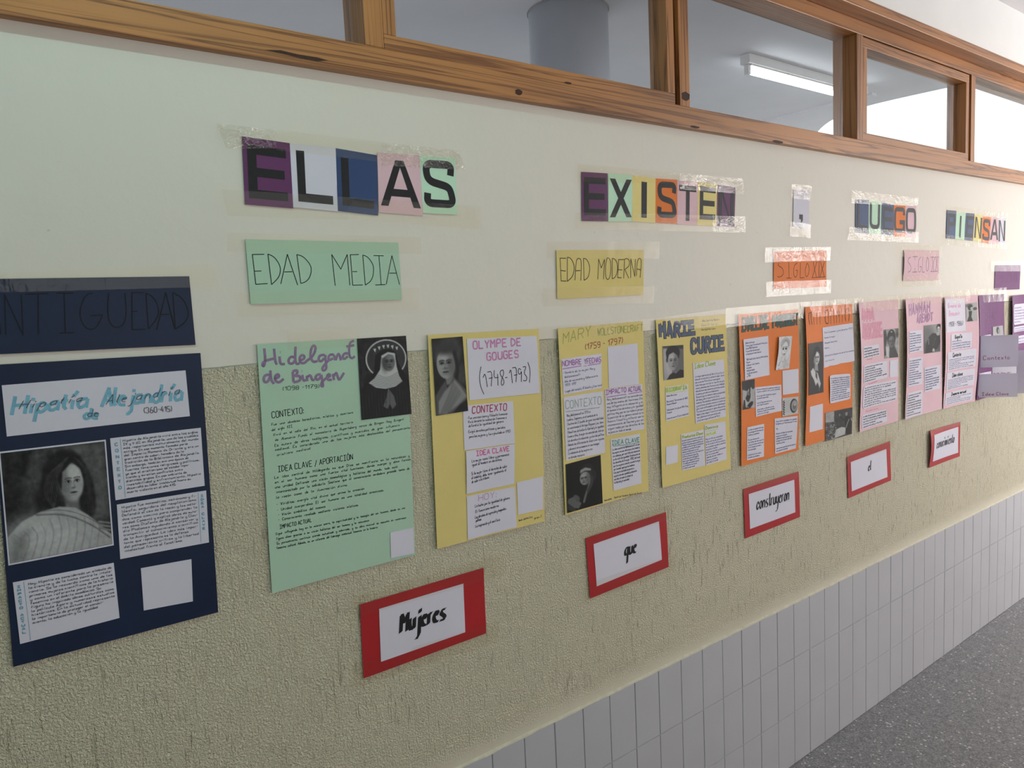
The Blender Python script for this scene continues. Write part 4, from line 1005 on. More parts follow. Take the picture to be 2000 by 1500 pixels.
# ---- green poster ----------------------------------------------------------
sh, root = poster([(501.5, 672.5), (792.5, 656), (810, 1083), (531, 1159)], P_GREEN, 'mint green poster with a black and white picture of a crowned nun', 0.0007, 0, 0.002)
z = zm(2000 / 380, 480, 620)
PURP = ink('mauve_brush_pen', (0.245, 0.165, 0.28))
st = Strokes(sh, 0.0003)
B_ = 0.0050
for p in ([(188, 318), (200, 440), (185, 505), (165, 490), (185, 450), (250, 430), (310, 418)], [(288, 320), (300, 450), (318, 485)], [(345, 400), (352, 482), (400, 478)], [(350, 357), (354, 357)],
          [(510, 420), (470, 398), (436, 430), (440, 472), (480, 478), (505, 440)], [(510, 300), (505, 440), (520, 482), (550, 472)], [(550, 445), (600, 425), (600, 392), (570, 385), (548, 420), (560, 468), (600, 472), (632, 440)],
          [(630, 442), (690, 400), (722, 315), (700, 283), (672, 310), (660, 400), (690, 462), (735, 448)], [(810, 385), (760, 388), (743, 430), (770, 458), (805, 420)], [(815, 385), (822, 470), (830, 522), (800, 552), (778, 522), (850, 440)],
          [(905, 385), (870, 378), (843, 410), (860, 442), (895, 420)], [(905, 385), (918, 442)], [(922, 440), (945, 368), (965, 390), (975, 442)], [(1050, 370), (1010, 368), (988, 410), (1010, 432), (1045, 400)],
          [(1110, 238), (1060, 262), (1060, 400), (1090, 424), (1118, 398)], [(1030, 300), (1112, 285)],
          [(245, 590), (205, 588), (178, 620), (190, 668), (225, 662), (250, 610)], [(250, 545), (255, 640), (288, 682)], [(288, 632), (345, 612), (330, 578), (298, 600), (300, 652), (340, 672), (387, 630)],
          [(480, 558), (490, 664)], [(478, 555), (530, 538), (527, 580), (495, 602), (562, 600), (557, 652), (488, 668)], [(580, 590), (590, 655), (622, 640)], [(573, 552), (577, 552)],
          [(625, 600), (630, 655)], [(630, 612), (665, 588), (680, 645), (705, 640)], [(770, 585), (725, 588), (713, 630), (745, 645), (775, 600)], [(775, 588), (790, 680), (795, 712), (770, 702), (780, 662), (830, 620)],
          [(828, 622), (870, 602), (855, 578), (833, 600), (840, 645), (882, 640)], [(895, 578), (905, 645)], [(905, 602), (930, 560), (945, 622), (960, 645), (990, 600), (1008, 568)]):
    st.px(z(*p), B_, 2)
st.build('title_lettering', PURP, root)
st = Strokes(sh)
st.text('(1098 -1179)', z((370, 752))[0], z((752, 724))[0], 7.5, 0.0010, 0.1, 0.15, 1)
st.text('CONTEXTO:', z((268, 1035))[0], z((592, 985))[0], 12, 0.0013, 0, 0.1)
L1 = ["Fue una abadesa benedictina, mística y escritora", "del siglo XII.", "Vivió en el valle del Rin, en el actual territorio", "de Alemania. Fundó el monasterio de Rupertsberg cerca de Bingen (hoy Bingen)", "Es autora de obras teológicas, científicas y musicales de gran influencia", "medieval. Es considerada una de las mujeres más destacadas del pensamiento", "cristiano medieval"]
ends = [((262, 1113), (1100, 985)), ((265, 1168), (480, 1128)), ((280, 1218), (1100, 1085)), ((300, 1270), (1615, 1055)), ((295, 1328), (1575, 1115)), ((300, 1372), (1680, 1140)), ((318, 1425), (665, 1355))]
for t, (a, c) in zip(L1, ends): st.text(t, z(a)[0], z(c)[0], 5.0, 0.00075, 0.1, 0.2, 0, 1.2, False, 6.5)
z = zm(5, 480, 880)
st.text('IDEA CLAVE / APORTACIÓN', z((315, 210))[0], z((1045, 85))[0], 11.5, 0.0013, 0.05, 0.1)
L2 = ["La idea central de Hildegarda es que Dios se manifiesta en la naturaleza y", "en el ser humano como una fuerza vital luminosa, donde cuerpo y alma forman", "una unidad. Defiende una visión cosmológica y holística del mundo, todo está", "interconectado por la sabiduría. Sostiene que el conocimiento verdadero procede tanto de", "la razón como de la iluminación divina.", "- Viriditas: energía vital divina que anima la creación", "- Unidad cuerpo-alma. El ser humano es una totalidad armoniosa.", "- Visión simbólica del cosmos", "- Conocimiento revelado mediante visiones místicas"]
ends = [((280, 275), (1592, 58)), ((283, 322), (1605, 92)), ((285, 370), (1475, 165)), ((295, 418), (1592, 182)), ((298, 470), (990, 345)), ((300, 538), (1155, 380)), ((305, 592), (1340, 395)), ((315, 640), (775, 555)), ((318, 688), (1095, 540))]
for t, (a, c) in zip(L2, ends): st.text(t, z(a)[0], z(c)[0], 5.2, 0.00085, 0.1, 0.2, 0, 1.2, False, 6.5)
st.text('IMPACTO ACTUAL', z((330, 765))[0], z((645, 695))[0], 7.5, 0.0011, 0.05, 0.1)
L3 = ["Sigue influyendo hoy en la música sacra, la espiritualidad y la teología del ser humano, donde es una", "figura clave gracias a su visión holística del ser humano y la naturaleza", "Su pensamiento continúa siendo estudiado y admirado, y su obra musical se escucha en numerosos", "femenino cultural. Además, es un referente del liderazgo intelectual femenino en la historia."]
ends = [((290, 825), (1550, 565)), ((295, 872), (1200, 690)), ((300, 918), (1560, 660)), ((300, 962), (1285, 755))]
for t, (a, c) in zip(L3, ends): st.text(t, z(a)[0], z(c)[0], 4.6, 0.0008, 0.1, 0.2, 0, 1.2, False, 6)
st.build('handwriting', DARKPEN, root)
note(sh, root, z((1408, 800), (1630, 750), (1640, 1000), (1415, 1050)), name='blank_card')
z = zm(2000 / 380, 480, 620)
pc = Pic(84, 120, 0.17).n(0.07, 26)
pc.e(0.56, 0.27, 0.415, 0.24, 0.86, 0.012).e(0.56, 0.27, 0.390, 0.224, 0.24, 0.012).n(0.05, 24)
pc.p([(0.34, 0.22), (0.50, 0.155), (0.66, 0.15), (0.76, 0.20), (0.80, 0.34), (0.98, 0.56), (1, 0.68), (0.75, 0.6), (0.30, 0.56), (0.02, 0.68), (0.10, 0.55), (0.30, 0.42)], 0.12, 0.02)
pc.p([(0.30, 0.50), (0.42, 0.40), (0.46, 0.24), (0.60, 0.195), (0.74, 0.215), (0.76, 0.38), (0.80, 0.50), (0.86, 0.57), (0.70, 0.63), (0.50, 0.645), (0.32, 0.62), (0.18, 0.555)], 0.80, 0.015)
for k in range(7): pc.l([(0.36 - k * 0.025, 0.46 + k * 0.018), (0.55, 0.52 + k * 0.02), (0.78 + k * 0.012, 0.45 + k * 0.019)], 0.007, 0.42, 0.01, 0.8)
pc.face(0.60, 0.315, 0.13, 0.115, 0.46, 0.3, 0.06, -1)
pc.p([(0.46, 0.23), (0.60, 0.19), (0.74, 0.21), (0.74, 0.235), (0.60, 0.215), (0.48, 0.26)], 0.82, 0.012)
for k in range(6):
    x = 0.33 + k * 0.09; y = 0.20 - 0.055 * math.sin(PI * (k + 0.6) / 6.4)
    pc.p([(x - 0.022, y - 0.045), (x + 0.035, y - 0.05), (x + 0.012, y)], 0.85, 0.01)
pc.p([(0.02, 1), (0.0, 0.72), (0.16, 0.58), (0.34, 0.63), (0.52, 0.66), (0.74, 0.625), (0.90, 0.575), (1, 0.70), (1, 1)], 0.14, 0.02)
for k in range(16): pc.l([(0.04 + k * 0.062, 0.66 + 0.04 * math.sin(k)), (0.05 + k * 0.062, 0.98)], 0.007, 0.27, 0.01, 0.7)
pc.p([(0.56, 0.64), (0.66, 0.74), (0.70, 0.86), (0.62, 0.91), (0.57, 0.84), (0.52, 0.90), (0.44, 0.86), (0.52, 0.74)], 0.42, 0.02).l([(0.58, 0.66), (0.575, 0.84)], 0.008, 0.15, 0.01)
for k in range(3): pc.l([(0.53 - k * 0.015, 0.72 + k * 0.02), (0.50 - k * 0.01, 0.86)], 0.005, 0.26, 0.01)
picture(sh, root, z((1140, 218), (1640, 188), (1697, 990), (1187, 1055)), pc)

# ---- first yellow poster ----------------------------------------------------
z = zm(6.25, 820, 620); z2 = zm(6.25, 820, 850)
sh, root = poster([(834, 654.5), (1050.4, 642.4), (1063, 1017), (852.5, 1072)], P_YELLOW, 'yellow poster with a tall narrow portrait at its top left corner', 0.0012, 0.003, 0.003)
ROSE = ink('rose_marker', (0.55, 0.20, 0.40)); CRIM = ink('crimson_marker', (0.40, 0.035, 0.10)); PINKM = ink('pink_marker', (0.60, 0.17, 0.36)); LILAC = ink('lilac_marker', (0.52, 0.30, 0.50))
n, o = note(sh, root, z((520, 1080), (1130, 1020)) + z2((1152, 95), (540, 185)))
st = Strokes(n); st.text('CONTEXTO', z((635, 1172))[0], z((1052, 1132))[0], 13.5, 0.0024, 0.12, 0.1, 1); st.build('note_title', CRIM, o)
st = Strokes(n)
for t, a, c in (("- Fue una escritora y filósofa francesa", (570, 1245), (1060, 1185)), ("Vivió durante la revolución francesa o", (585, 1290), (1050, 1232)), ("defendió la igualdad de género", (590, 1340), (1015, 1278)), ("Exigió derechos políticos y sociales", (590, 1410), (1035, 1350)), ("para las mujeres y fue ejecutada en 1793", (600, 1470), (1095, 1400))):
    st.text(t, z(a)[0], z(c)[0], 5.0, 0.0010, 0.12, 0.2)
st.build('handwriting', PEN, o)
n, o = note(sh, root, z2((555, 195), (1150, 105), (1145, 590), (565, 715)), lift=0.002)
st = Strokes(n); st.text('IDEA CLAVE', z2((685, 252))[0], z2((1085, 188))[0], 9.5, 0.0027, 0.03, 0.1, 1); st.build('note_title', PINKM, o)
st = Strokes(n)
for t, a, c in (("La mujer nace libre y permanece", (625, 330), (1080, 245)), ("igual al hombre en derechos.", (625, 378), (995, 305)), ("'Si la mujer tiene el derecho de subir", (610, 488), (1058, 388)), ("al cadalso, debe tener igualmente el", (622, 535), (1045, 438)), ("de subir a la tribuna.", (625, 585), (840, 525))):
    st.text(t, z2(a)[0], z2(c)[0], 5.6, 0.0011, 0.12, 0.2)
st.build('handwriting', PEN, o)
n, o = note(sh, root, z2((568, 745), (1150, 625), (1175, 1118), (580, 1275)))
st = Strokes(n); st.text('HOY:', z2((712, 805))[0], z2((925, 755))[0], 12, 0.0017, 0.05, 0.1, 1); st.build('note_title', LILAC, o)
st = Strokes(n)
for t, a, c in (("· La lucha por la igualdad de género", (650, 885), (1088, 775)), ("· El feminismo moderno", (655, 955), (955, 870)), ("· Los derechos de expresión y temporales", (655, 1022), (1045, 905)), ("políticos", (680, 1058), (745, 1035)), ("· La inspiración y el sacrificio", (660, 1130), (970, 1040))):
    st.text(t, z2(a)[0], z2(c)[0], 5.6, 0.0011, 0.12, 0.2)
st.build('handwriting', PEN, o)
n, o = note(sh, root, z((570, 262), (1412, 225), (1448, 920), (605, 1013)), name='title_sheet', lift_r=0.002)
st = Strokes(n); st.text('OLYMPE DE', z((650, 385))[0], z((1225, 342))[0], 15.5, 0.0033, 0, 0.12, 1, 1.7); st.text('GOUGES', z((818, 528))[0], z((1195, 485))[0], 15, 0.0033, 0, 0.12, 1, 1.7); st.build('title_lettering', ROSE, o)
st = Strokes(n)
for p in ([(745, 600), (722, 720), (740, 850), (780, 938)], [(768, 735), (795, 672), (822, 850)], [(820, 668), (880, 655), (868, 840)], [(840, 745), (885, 735)], [(905, 645), (900, 740), (955, 730)], [(945, 690), (950, 832)],
          [(1010, 640), (978, 650), (975, 700), (1015, 750), (1025, 800), (1000, 835), (985, 800), (1000, 740), (1020, 680), (1010, 640)], [(1035, 735), (1062, 730)], [(1085, 680), (1105, 622), (1122, 802)], [(1120, 615), (1175, 605), (1165, 788)], [(1140, 705), (1180, 697)],
          [(1225, 640), (1195, 615), (1190, 680), (1215, 700), (1232, 640), (1228, 785)], [(1245, 605), (1290, 595), (1255, 680), (1295, 720), (1290, 775), (1250, 770)], [(1305, 545), (1335, 640), (1325, 795)]):
    st.px(z(*p), 0.0019, 2)
st.build('date_lettering', BLACK, o)
pc = Pic(56, 116, 0.12).n(0.05, 8)
pc.e(0.42, 0.20, 0.40, 0.20, 0.24, 0.14).e(0.62, 0.18, 0.30, 0.22, 0.27, 0.16).e(0.9, 0.5, 0.28, 0.14, 0.26, 0.12).n(0.06, 12)
pc.p([(0.34, 0.45), (0.62, 0.45), (0.60, 0.62), (0.38, 0.62)], 0.50, 0.05)
pc.face(0.40, 0.34, 0.29, 0.195, 0.62, -0.15, 0.06, 1)
pc.e(0.42, 0.14, 0.34, 0.075, 0.24, 0.10).l([(0.70, 0.22), (0.78, 0.42), (0.68, 0.56)], 0.10, 0.14, 0.08)
pc.p([(0, 1), (0.02, 0.74), (0.20, 0.63), (0.34, 0.56), (0.40, 0.66), (0.62, 0.52), (0.78, 0.60), (1, 0.72), (1, 1)], 0.34, 0.04)
pc.p([(0.08, 0.98), (0.10, 0.82), (0.30, 0.70), (0.50, 0.62), (0.64, 0.56), (0.82, 0.66), (1.0, 0.80), (0.7, 0.9), (0.3, 1.0)], 0.56, 0.05)
for k in range(6): pc.l([(0.60 + k * 0.04, 0.60 + k * 0.03), (0.40 + k * 0.03, 0.78 + k * 0.02), (0.16 + k * 0.05, 0.97)], 0.025, 0.34 + 0.05 * (k % 2), 0.05, 0.6)
pc.p([(0.5, 1), (0.75, 0.9), (1, 0.84), (1, 1)], 0.12, 0.03)
picture(sh, root, z((132, 262), (517, 232), (587, 1140), (190, 1200)), pc, 0.0016)
note(sh, root, z2((1175, 575), (1490, 500), (1495, 900), (1192, 970)), name='blank_card')
st = Strokes(sh); st.text('Nombre Apellido Curso', z2((1200, 1050))[0], z2((1365, 1000))[0], 3.5, 0.0007, 0.1, 0.2); st.text('grupo 2', z2((1390, 1020))[0], z2((1475, 995))[0], 4, 0.0009, 0.1, 0.2); st.build('signature', PEN, root)

# ---- second yellow poster ---------------------------------------------------
z = zm(2000 / 280, 1070, 610); z2 = zm(2000 / 280, 1070, 810)
sh, root = poster([(1087.5, 642.5), (1253.5, 627.5), (1265.6, 958.5), (1103, 1006)], P_YELLOW, 'yellow poster with thin green title and a dark picture of a reader at bottom left', 0.0012, 0.003, 0.002)
st = Strokes(sh)
OLIVE = ink('olive_pencil', (0.30, 0.33, 0.08)); RUST = ink('rust_marker', (0.34, 0.10, 0.05))
st.text('MARY', z((195, 440))[0], z((590, 325))[0], 20, 0.0021, 0.1, 0.1); st.text('WOLLSTONECRAFT', z((690, 325))[0], z((1308, 255))[0], 13, 0.0019, 0.1, 0.2); st.build('title_lettering', OLIVE, root)
st = Strokes(sh); st.text('(1759 - 1797)', z((505, 525))[0], z((1035, 430))[0], 11.5, 0.0024, 0.05, 0.15, 1); st.build('date_lettering', RUST, root)
VIO = ink('violet_marker', (0.36, 0.14, 0.40)); GREY = ink('grey_green_marker', (0.33, 0.40, 0.36)); TEAL = ink('green_marker', (0.10, 0.30, 0.20)); MAUVE = ink('mauve_highlighter', (0.42, 0.22, 0.46))
n, o = note(sh, root, z((170, 655), (740, 575), (750, 1055), (202, 1150)))
st = Strokes(n); st.text('NOMBRE', z((185, 752))[0], z((455, 720))[0], 10, 0.0024, 0.05, 0.1); st.text('YFECHAS', z((500, 722))[0], z((735, 690))[0], 10, 0.0024, 0.05, 0.1); st.build('note_title', VIO, o)
st = Strokes(n); st.px(z((185, 790), (455, 745)), 0.0026); st.px(z((485, 748), (535, 745)), 0.0016); st.px(z((550, 740), (730, 712)), 0.0026); st.build('underline', MAUVE, o)
st = Strokes(n)
for t, a, c in (("- Nombre de la mujer: Mary", (190, 860), (650, 795)), ("Wollstonecraft", (218, 918), (435, 880)), ("Año de nacimiento y fallecimiento", (218, 980), (690, 895)), ("1759 - 1797", (225, 1032), (380, 1005)), ("- Lugar del estudio: (Filósofa y Escritora)", (210, 1118), (748, 1025))): st.text(t, z(a)[0], z(c)[0], 4.6, 0.0009, 0.12, 0.2)
st.build('handwriting', BLUEPEN, o)
n, o = note(sh, root, z((200, 1185), (757, 1098)) + z2((795, 530), (243, 640)), lift_r=0.002)
st = Strokes(n); st.text('CONTEXTO', z((232, 1345))[0], z((735, 1278))[0], 15.5, 0.0026, 0.02, 0.1, 1); st.px(z((232, 1385), (715, 1325)), 0.0022); st.build('note_title', GREY, o)
M1 = ["Mary Wollstonecraft en 1759 en", "Londres, Inglaterra, en el contexto de la", "Ilustración. El pueblo de gran inestabilidad", "se cuestionaba el Antiguo Régimen. Las ideas", "filosóficas defendían la libertad y la igualdad", "frente a ellas, la mujer era considerada inferior", "sin derecho a la educación, y a la vida política", "Además las diferencias de clases eran injustas", "y denunció en su momento en sus ensayos", "La educación de las mujeres era", "un derecho necesario"]
st = Strokes(n); st.block(M1, (0.06, 0.26, 0.98, 0.99), 0.00085, 0.12); st.build('handwriting', PEN, o)
n, o = note(sh, root, z((792, 1075), (1305, 1000)) + z2((1335, 200), (820, 290)))
st = Strokes(n); st.text('IMPACTO', z((805, 1152))[0], z((1085, 1108))[0], 9, 0.0026, 0.05, 0.1); st.text('ACTUAL', z((1115, 1112))[0], z((1298, 1085))[0], 9, 0.0026, 0.05, 0.1); st.build('note_title', VIO, o)
st = Strokes(n); st.px(z((812, 1185), (1085, 1142)), 0.0026); st.px(z((1118, 1138), (1305, 1105)), 0.0026); st.build('underline', MAUVE, o)
M2 = ["Mary Wollstonecraft es considerada", "una de las madres del feminismo. Ella", "muy influyente en la educación y en", "el acceso a los derechos y la igualdad", "política. Hoy que se use todavía porque", "la posición de su género actual es la", "Nuestra filosofía y reflexión son la", "reconocimiento de libertad y que aún", "siguen todas por los derechos de las", "mujeres en todo el mundo."]
st = Strokes(n); st.block(M2, (0.04, 0.19, 0.99, 0.98), 0.00085, 0.12); st.build('handwriting', PEN, o)
n, o = note(sh, root, z2((872, 345), (1275, 262), (1297, 955), (915, 1060)))
st = Strokes(n); st.text('IDEA CLAVE', z2((893, 425))[0], z2((1270, 372))[0], 8.5, 0.0024, 0.03, 0.1); st.px(z2((905, 440), (1150, 410), (1268, 385)), 0.0016); st.build('note_title', TEAL, o)
M3 = ["La idea central de Wollstonecraft es que", "las mujeres no son inferiores a los hombres,", "sin embargo, por una falta de educación", "se da esta desigualdad. Vindicación de", "los derechos de la mujer, 1792, defiende", "que los mejores estarán cuando la mujer", "sea formada igual que los hombres.", "Cree que la sociedad mejoraría si", "mujeres con más igualdad y educación", "con ello, la razón es la base de", "la libertad y la sociedad."]
st = Strokes(n); st.block(M3, (0.04, 0.17, 0.98, 0.88), 0.0010, 0.10); st.build('handwriting', PEN, o)
note(sh, root, z((828, 485), (1237, 433), (1262, 1000), (850, 1062)), d=0.0006, name='blank_card')
pc = Pic(64, 104, 0.055)
pc.e(0.58, 0.26, 0.20, 0.16, 0.14, 0.05).e(0.74, 0.38, 0.12, 0.12, 0.15, 0.06).face(0.52, 0.39, 0.145, 0.135, 0.58, -0.6, 0.05, 1, 0.25)
pc.p([(0.40, 0.20), (0.54, 0.17), (0.70, 0.22), (0.70, 0.26), (0.52, 0.235), (0.39, 0.265)], 0.62, 0.03)
pc.l([(0.66, 0.44), (0.62, 0.58), (0.54, 0.70), (0.47, 0.86)], 0.06, 0.42, 0.03).l([(0.72, 0.42), (0.72, 0.52), (0.60, 0.66)], 0.08, 0.24, 0.05)
pc.p([(0.04, 0.72), (0.20, 0.70), (0.40, 0.88), (0.32, 0.97), (0.20, 0.94), (0.02, 0.80)], 0.40, 0.02).e(0.27, 0.74, 0.10, 0.05, 0.36, 0.03, 0.6).e(0.30, 0.79, 0.05, 0.04, 0.34, 0.03)
for k in range(4): pc.l([(0.03, 0.83 + k * 0.03), (0.22, 0.97 + k * 0.02)], 0.012, 0.30, 0.012)
picture(sh, root, z2((237, 690), (733, 560), (760, 1232), (260, 1370)), pc)
st = Strokes(sh); st.text('Nombre Apellido', z2((785, 1205))[0], z2((885, 1180))[0], 3.2, 0.0008, 0.1, 0.2); st.text('Apellido Nombre Apellido Grupo', z2((920, 1165))[0], z2((1300, 1095))[0], 3.6, 0.0009, 0.1, 0.2); st.build('signature', PEN, root)

# ---- third yellow poster ----------------------------------------------------
z = zm(1500 / 180, 1260, 600); z2 = zm(1500 / 180, 1260, 780)
sh, root = poster([(1278, 625.4), (1416, 614), (1426.4, 915), (1292.4, 953)], P_YELLOW, 'yellow poster with fat slate blue bubble letters and a small portrait', 0.0012, 0.007, 0.002)
SLATE = ink('slate_blue_marker', (0.075, 0.10, 0.165))
OUT = BLACK
def bubble(host, root, spec, fill, w, wo):
    """fat letters: black outline strokes behind, coloured strokes before"""
    for nm, mat, ww, ep in (('lettering_outline', OUT, wo, 0.0003), ('title_lettering', fill, w, 0.0006)):
        st = Strokes(host, ep)
        for word, p0, p1, h in spec: st.text(word, p0, p1, h, ww, 0.0, 0.0, 1, 2.4, True)
        st.build(nm, mat, root)
bubble(sh, root, [('MARIE', z((222, 490))[0], z((785, 425))[0], 24, ), ('CURIE', z((745, 745))[0], z((1262, 680))[0], 26)], SLATE, 0.0098, 0.0135)
st = Strokes(sh); 
for t, a, c in (("Alba Apellido Nombre", (915, 240), (1195, 210)), ("Ceci M. Soria", (905, 308), (1155, 290)), ("Ana Apellido López", (905, 380), (1135, 358))): st.text(t, z(a)[0], z(c)[0], 4.0, 0.0008, 0.1, 0.2)
st.build('signature', ink('pencil', (0.16, 0.14, 0.10)), root)
pc = Pic(46, 70, 0.62)
pc.e(0.3, 0.45, 0.3, 0.5, 0.74, 0.3).e(0.9, 0.5, 0.25, 0.6, 0.42, 0.3).p([(0.0, 0), (1, 0), (1, 0.12), (0, 0.06)], 0.2, 0.08)
pc.e(0.48, 0.22, 0.34, 0.215, 0.10, 0.04).p([(0.42, 0.55), (0.74, 0.55), (0.80, 0.80), (0.42, 0.82)], 0.45, 0.04)
pc.face(0.47, 0.46, 0.25, 0.28, 0.66, 0.1, 0.07, 1).e(0.18, 0.42, 0.05, 0.07, 0.3, 0.03)
pc.p([(0.16, 0.38), (0.14, 0.18), (0.4, 0.04), (0.78, 0.14), (0.78, 0.42), (0.70, 0.30), (0.5, 0.20), (0.28, 0.26), (0.2, 0.44)], 0.09, 0.03)
pc.p([(0.14, 1), (0.30, 0.86), (0.46, 0.80), (0.62, 0.84), (0.82, 0.74), (1, 0.78), (1, 1)], 0.10, 0.03)
picture(sh, root, z((260, 635), (608, 612), (617, 1143), (275, 1190)), pc, tint=(1, 0.96, 0.99))
LIME = ink('lime_highlighter', (0.52, 0.66, 0.10)); OLV = ink('olive_pen', (0.28, 0.33, 0.06))
n, o = note(sh, root, z((305, 1300), (690, 1252)) + z2((705, 265), (318, 355)))
st = Strokes(n); st.uvtext('BIOGRAFÍA', 0.03, 0.93, 0.145, 0.105, 0.0040, 0.1, 0.1); st.uvline([(0.06, 0.19), (0.9, 0.19)], 0.0018); st.build('highlight', LIME, o)
st = Strokes(n, 0.0006); st.uvtext('BIOGRAFÍA', 0.03, 0.93, 0.145, 0.105, 0.0011, 0.1, 0.1); st.build('note_title', OLV, o)
st = Strokes(n); st.block(["Nombre: Marie Curie", "", "Nacimiento: 7 de noviembre de 1867,", "Varsovia (Polonia)", "", "Fallecimiento: 4 de julio de 1934, Passy", "(Francia)", "", "Causa de muerte: Física (radiación)"], (0.04, 0.22, 0.97, 0.97), 0.0009, 0.1); st.build('handwriting', BLUEPEN, o)
n, o = note(sh, root, z((765, 910), (1262, 845)) + z2((1305, 278), (815, 395)), lift_r=0.002)
st = Strokes(n); st.text('Idea Clave', z((790, 1000))[0], z((1130, 935))[0], 10, 0.0032, 0.1, 0.1); st.build('highlight', LIME, o)
st = Strokes(n, 0.0006); st.text('Idea Clave', z((790, 1000))[0], z((1130, 935))[0], 9, 0.0010, 0.1, 0.1); st.build('note_title', OLV, o)
K1 = ["La mayor aportación de Marie Curie fue el", "descubrimiento de la radiactividad. Junto", "con su marido Pierre Curie, investigaron", "materiales que emitían un tipo de energía", "nueva y desconocida. Gracias a sus trabajos", "descubrieron dos elementos químicos nuevos:", "el polonio y el radio en el laboratorio", "Demostró que la radiactividad es propiedad", "del átomo y abrió la puerta a la física", "moderna. Sus estudios cambiaron la ciencia", "y permitieron grandes avances en medicina", "para tratar enfermedades con la radioterapia", "Fue la primera persona en ganar dos premios", "Nobel en dos campos: Física en mil novecientos", "tres y Química en mil novecientos once", "y la primera mujer profesora de París"]
st = Strokes(n); st.block(K1, (0.05, 0.20, 0.98, 0.98), 0.00085, 0.1); st.build('handwriting', BLUEPEN, o)
for q, ti, T in ((z2((575, 570), (945, 490), (970, 1075), (600, 1160)), 'Productos Clave', ["Descubrimiento de la física nuclear y la", "química. Avances en medicina y la ciencia", "Trabajó en la primera guerra mundial y con", "unidades móviles de rayos X. Estudios de", "la radiación y su efecto en la salud", "además, la radioterapia y su uso", "en el tratamiento. Los institutos Curie", "de París y Varsovia siguen hoy", "siendo centros de investigación", "Dejó un gran legado científico y", "fue modelo para muchas mujeres", "que se dedican a la ciencia", "en todo el mundo actual"]),
                  (z2((958, 415), (1300, 355), (1320, 975), (985, 1075)), 'Dominio', ["", "Hoy en día es recordada", "como una mujer pionera", "en la historia de la ciencia,", "su ejemplo ayuda a muchas", "mujeres a luchar", "por sus sueños y estudiar", "en la universidad", "además de dar nombre a", "becas y museos", "de todo el mundo"])):
    n, o = note(sh, root, q)
    st = Strokes(n); st.uvtext(ti, 0.04, 0.95 if len(ti) > 9 else 0.62, 0.12, 0.075, 0.0030, 0.1, 0.1)
    if ti == 'Dominio': st.uvtext('actual', 0.06, 0.5, 0.27, 0.08, 0.0030, 0.1, 0.1); st.uvline([(0.04, 0.17), (0.6, 0.16)], 0.0015)
    st.build('highlight', LIME, o)
    st = Strokes(n, 0.0006); st.uvtext(ti, 0.04, 0.95 if len(ti) > 9 else 0.62, 0.12, 0.075, 0.0010, 0.1, 0.1); st.build('note_title', OLV, o)
    st = Strokes(n); st.block(T, (0.03, 0.15 if len(ti) > 9 else 0.26, 0.96, 0.97), 0.00085, 0.1); st.build('handwriting', BLUEPEN, o)
note(sh, root, z2((325, 772), (525, 738), (525, 1020), (325, 1068)), name='blank_card')

# ---- left orange poster -----------------------------------------------------
z = zm(2000 / 280, 1410, 570); z2 = zm(2000 / 280, 1410, 730)
def scrib(note_, o, T, fr=(0.06, 0.05, 0.96, 0.96), w=0.0010, mat=None):
    st = Strokes(note_); st.block(T, fr, w, 0.1); st.build('handwriting', mat or BLUEPEN, o)
sh, root = poster([(1439.4, 614.8), (1555.7, 604.6), (1557.8, 879), (1446, 911)], P_ORANGE, 'orange poster with dark green block title and a pencil drawing of a woman', 0.0015, 0.006, 0.006)
DGREEN = ink('dark_green_marker', (0.028, 0.065, 0.045)); DNAVY = ink('dark_navy_marker', (0.018, 0.03, 0.06))
bubble(sh, root, [('EMMELINE', z((268, 545))[0], z((645, 498))[0], 24), ('PANKHURST', z((708, 488))[0], z((1030, 446))[0], 20)], DGREEN, 0.0066, 0.0098)
n, o = note(sh, root, z((272, 665), (642, 615), (657, 1160), (290, 1230)), lift=0.002)
O1 = ["Nombre de la mujer:", "Fecha y lugar de nacimiento: 14 de julio", "año de 1858, Manchester", "Fue una líder del movimiento", "sufragista por el voto femenino", "", "1903 fundó la Unión Social y Política de las", "Mujeres.", "Lucha por el voto femenino", "en Londres", "Huelga de hambre", "Ley del voto femenino", "en 1918"]
scrib(n, o, O1, (0.08, 0.06, 0.95, 0.95))
pc = Pic(46, 64, 0.86).n(0.05, 6)
pc.e(0.53, 0.22, 0.36, 0.19, 0.72, 0.06).n(0.10, 16).e(0.52, 0.36, 0.25, 0.22, 0.88, 0.04)
for k in range(10): pc.l([(0.2 + k * 0.02, 0.34 - k * 0.01), (0.32 + k * 0.03, 0.14), (0.6 + k * 0.02, 0.06 + 0.012 * k), (0.86 - k * 0.005, 0.30)], 0.012, 0.58, 0.015, 0.6)
pc.l([(0.27, 0.30), (0.32, 0.50), (0.52, 0.60), (0.70, 0.48), (0.76, 0.28)], 0.012, 0.42, 0.02)
for x in (0.43, 0.64): pc.e(x, 0.375, 0.065, 0.032, 0.16, 0.03).l([(x - 0.09, 0.33), (x, 0.31), (x + 0.09, 0.33)], 0.015, 0.35, 0.015)
pc.l([(0.55, 0.38), (0.57, 0.47)], 0.012, 0.55, 0.012).l([(0.48, 0.535), (0.56, 0.545), (0.63, 0.53)], 0.022, 0.3, 0.015)
pc.l([(0.38, 0.56), (0.36, 0.72), (0.48, 0.80), (0.62, 0.72), (0.62, 0.58)], 0.012, 0.45, 0.015)
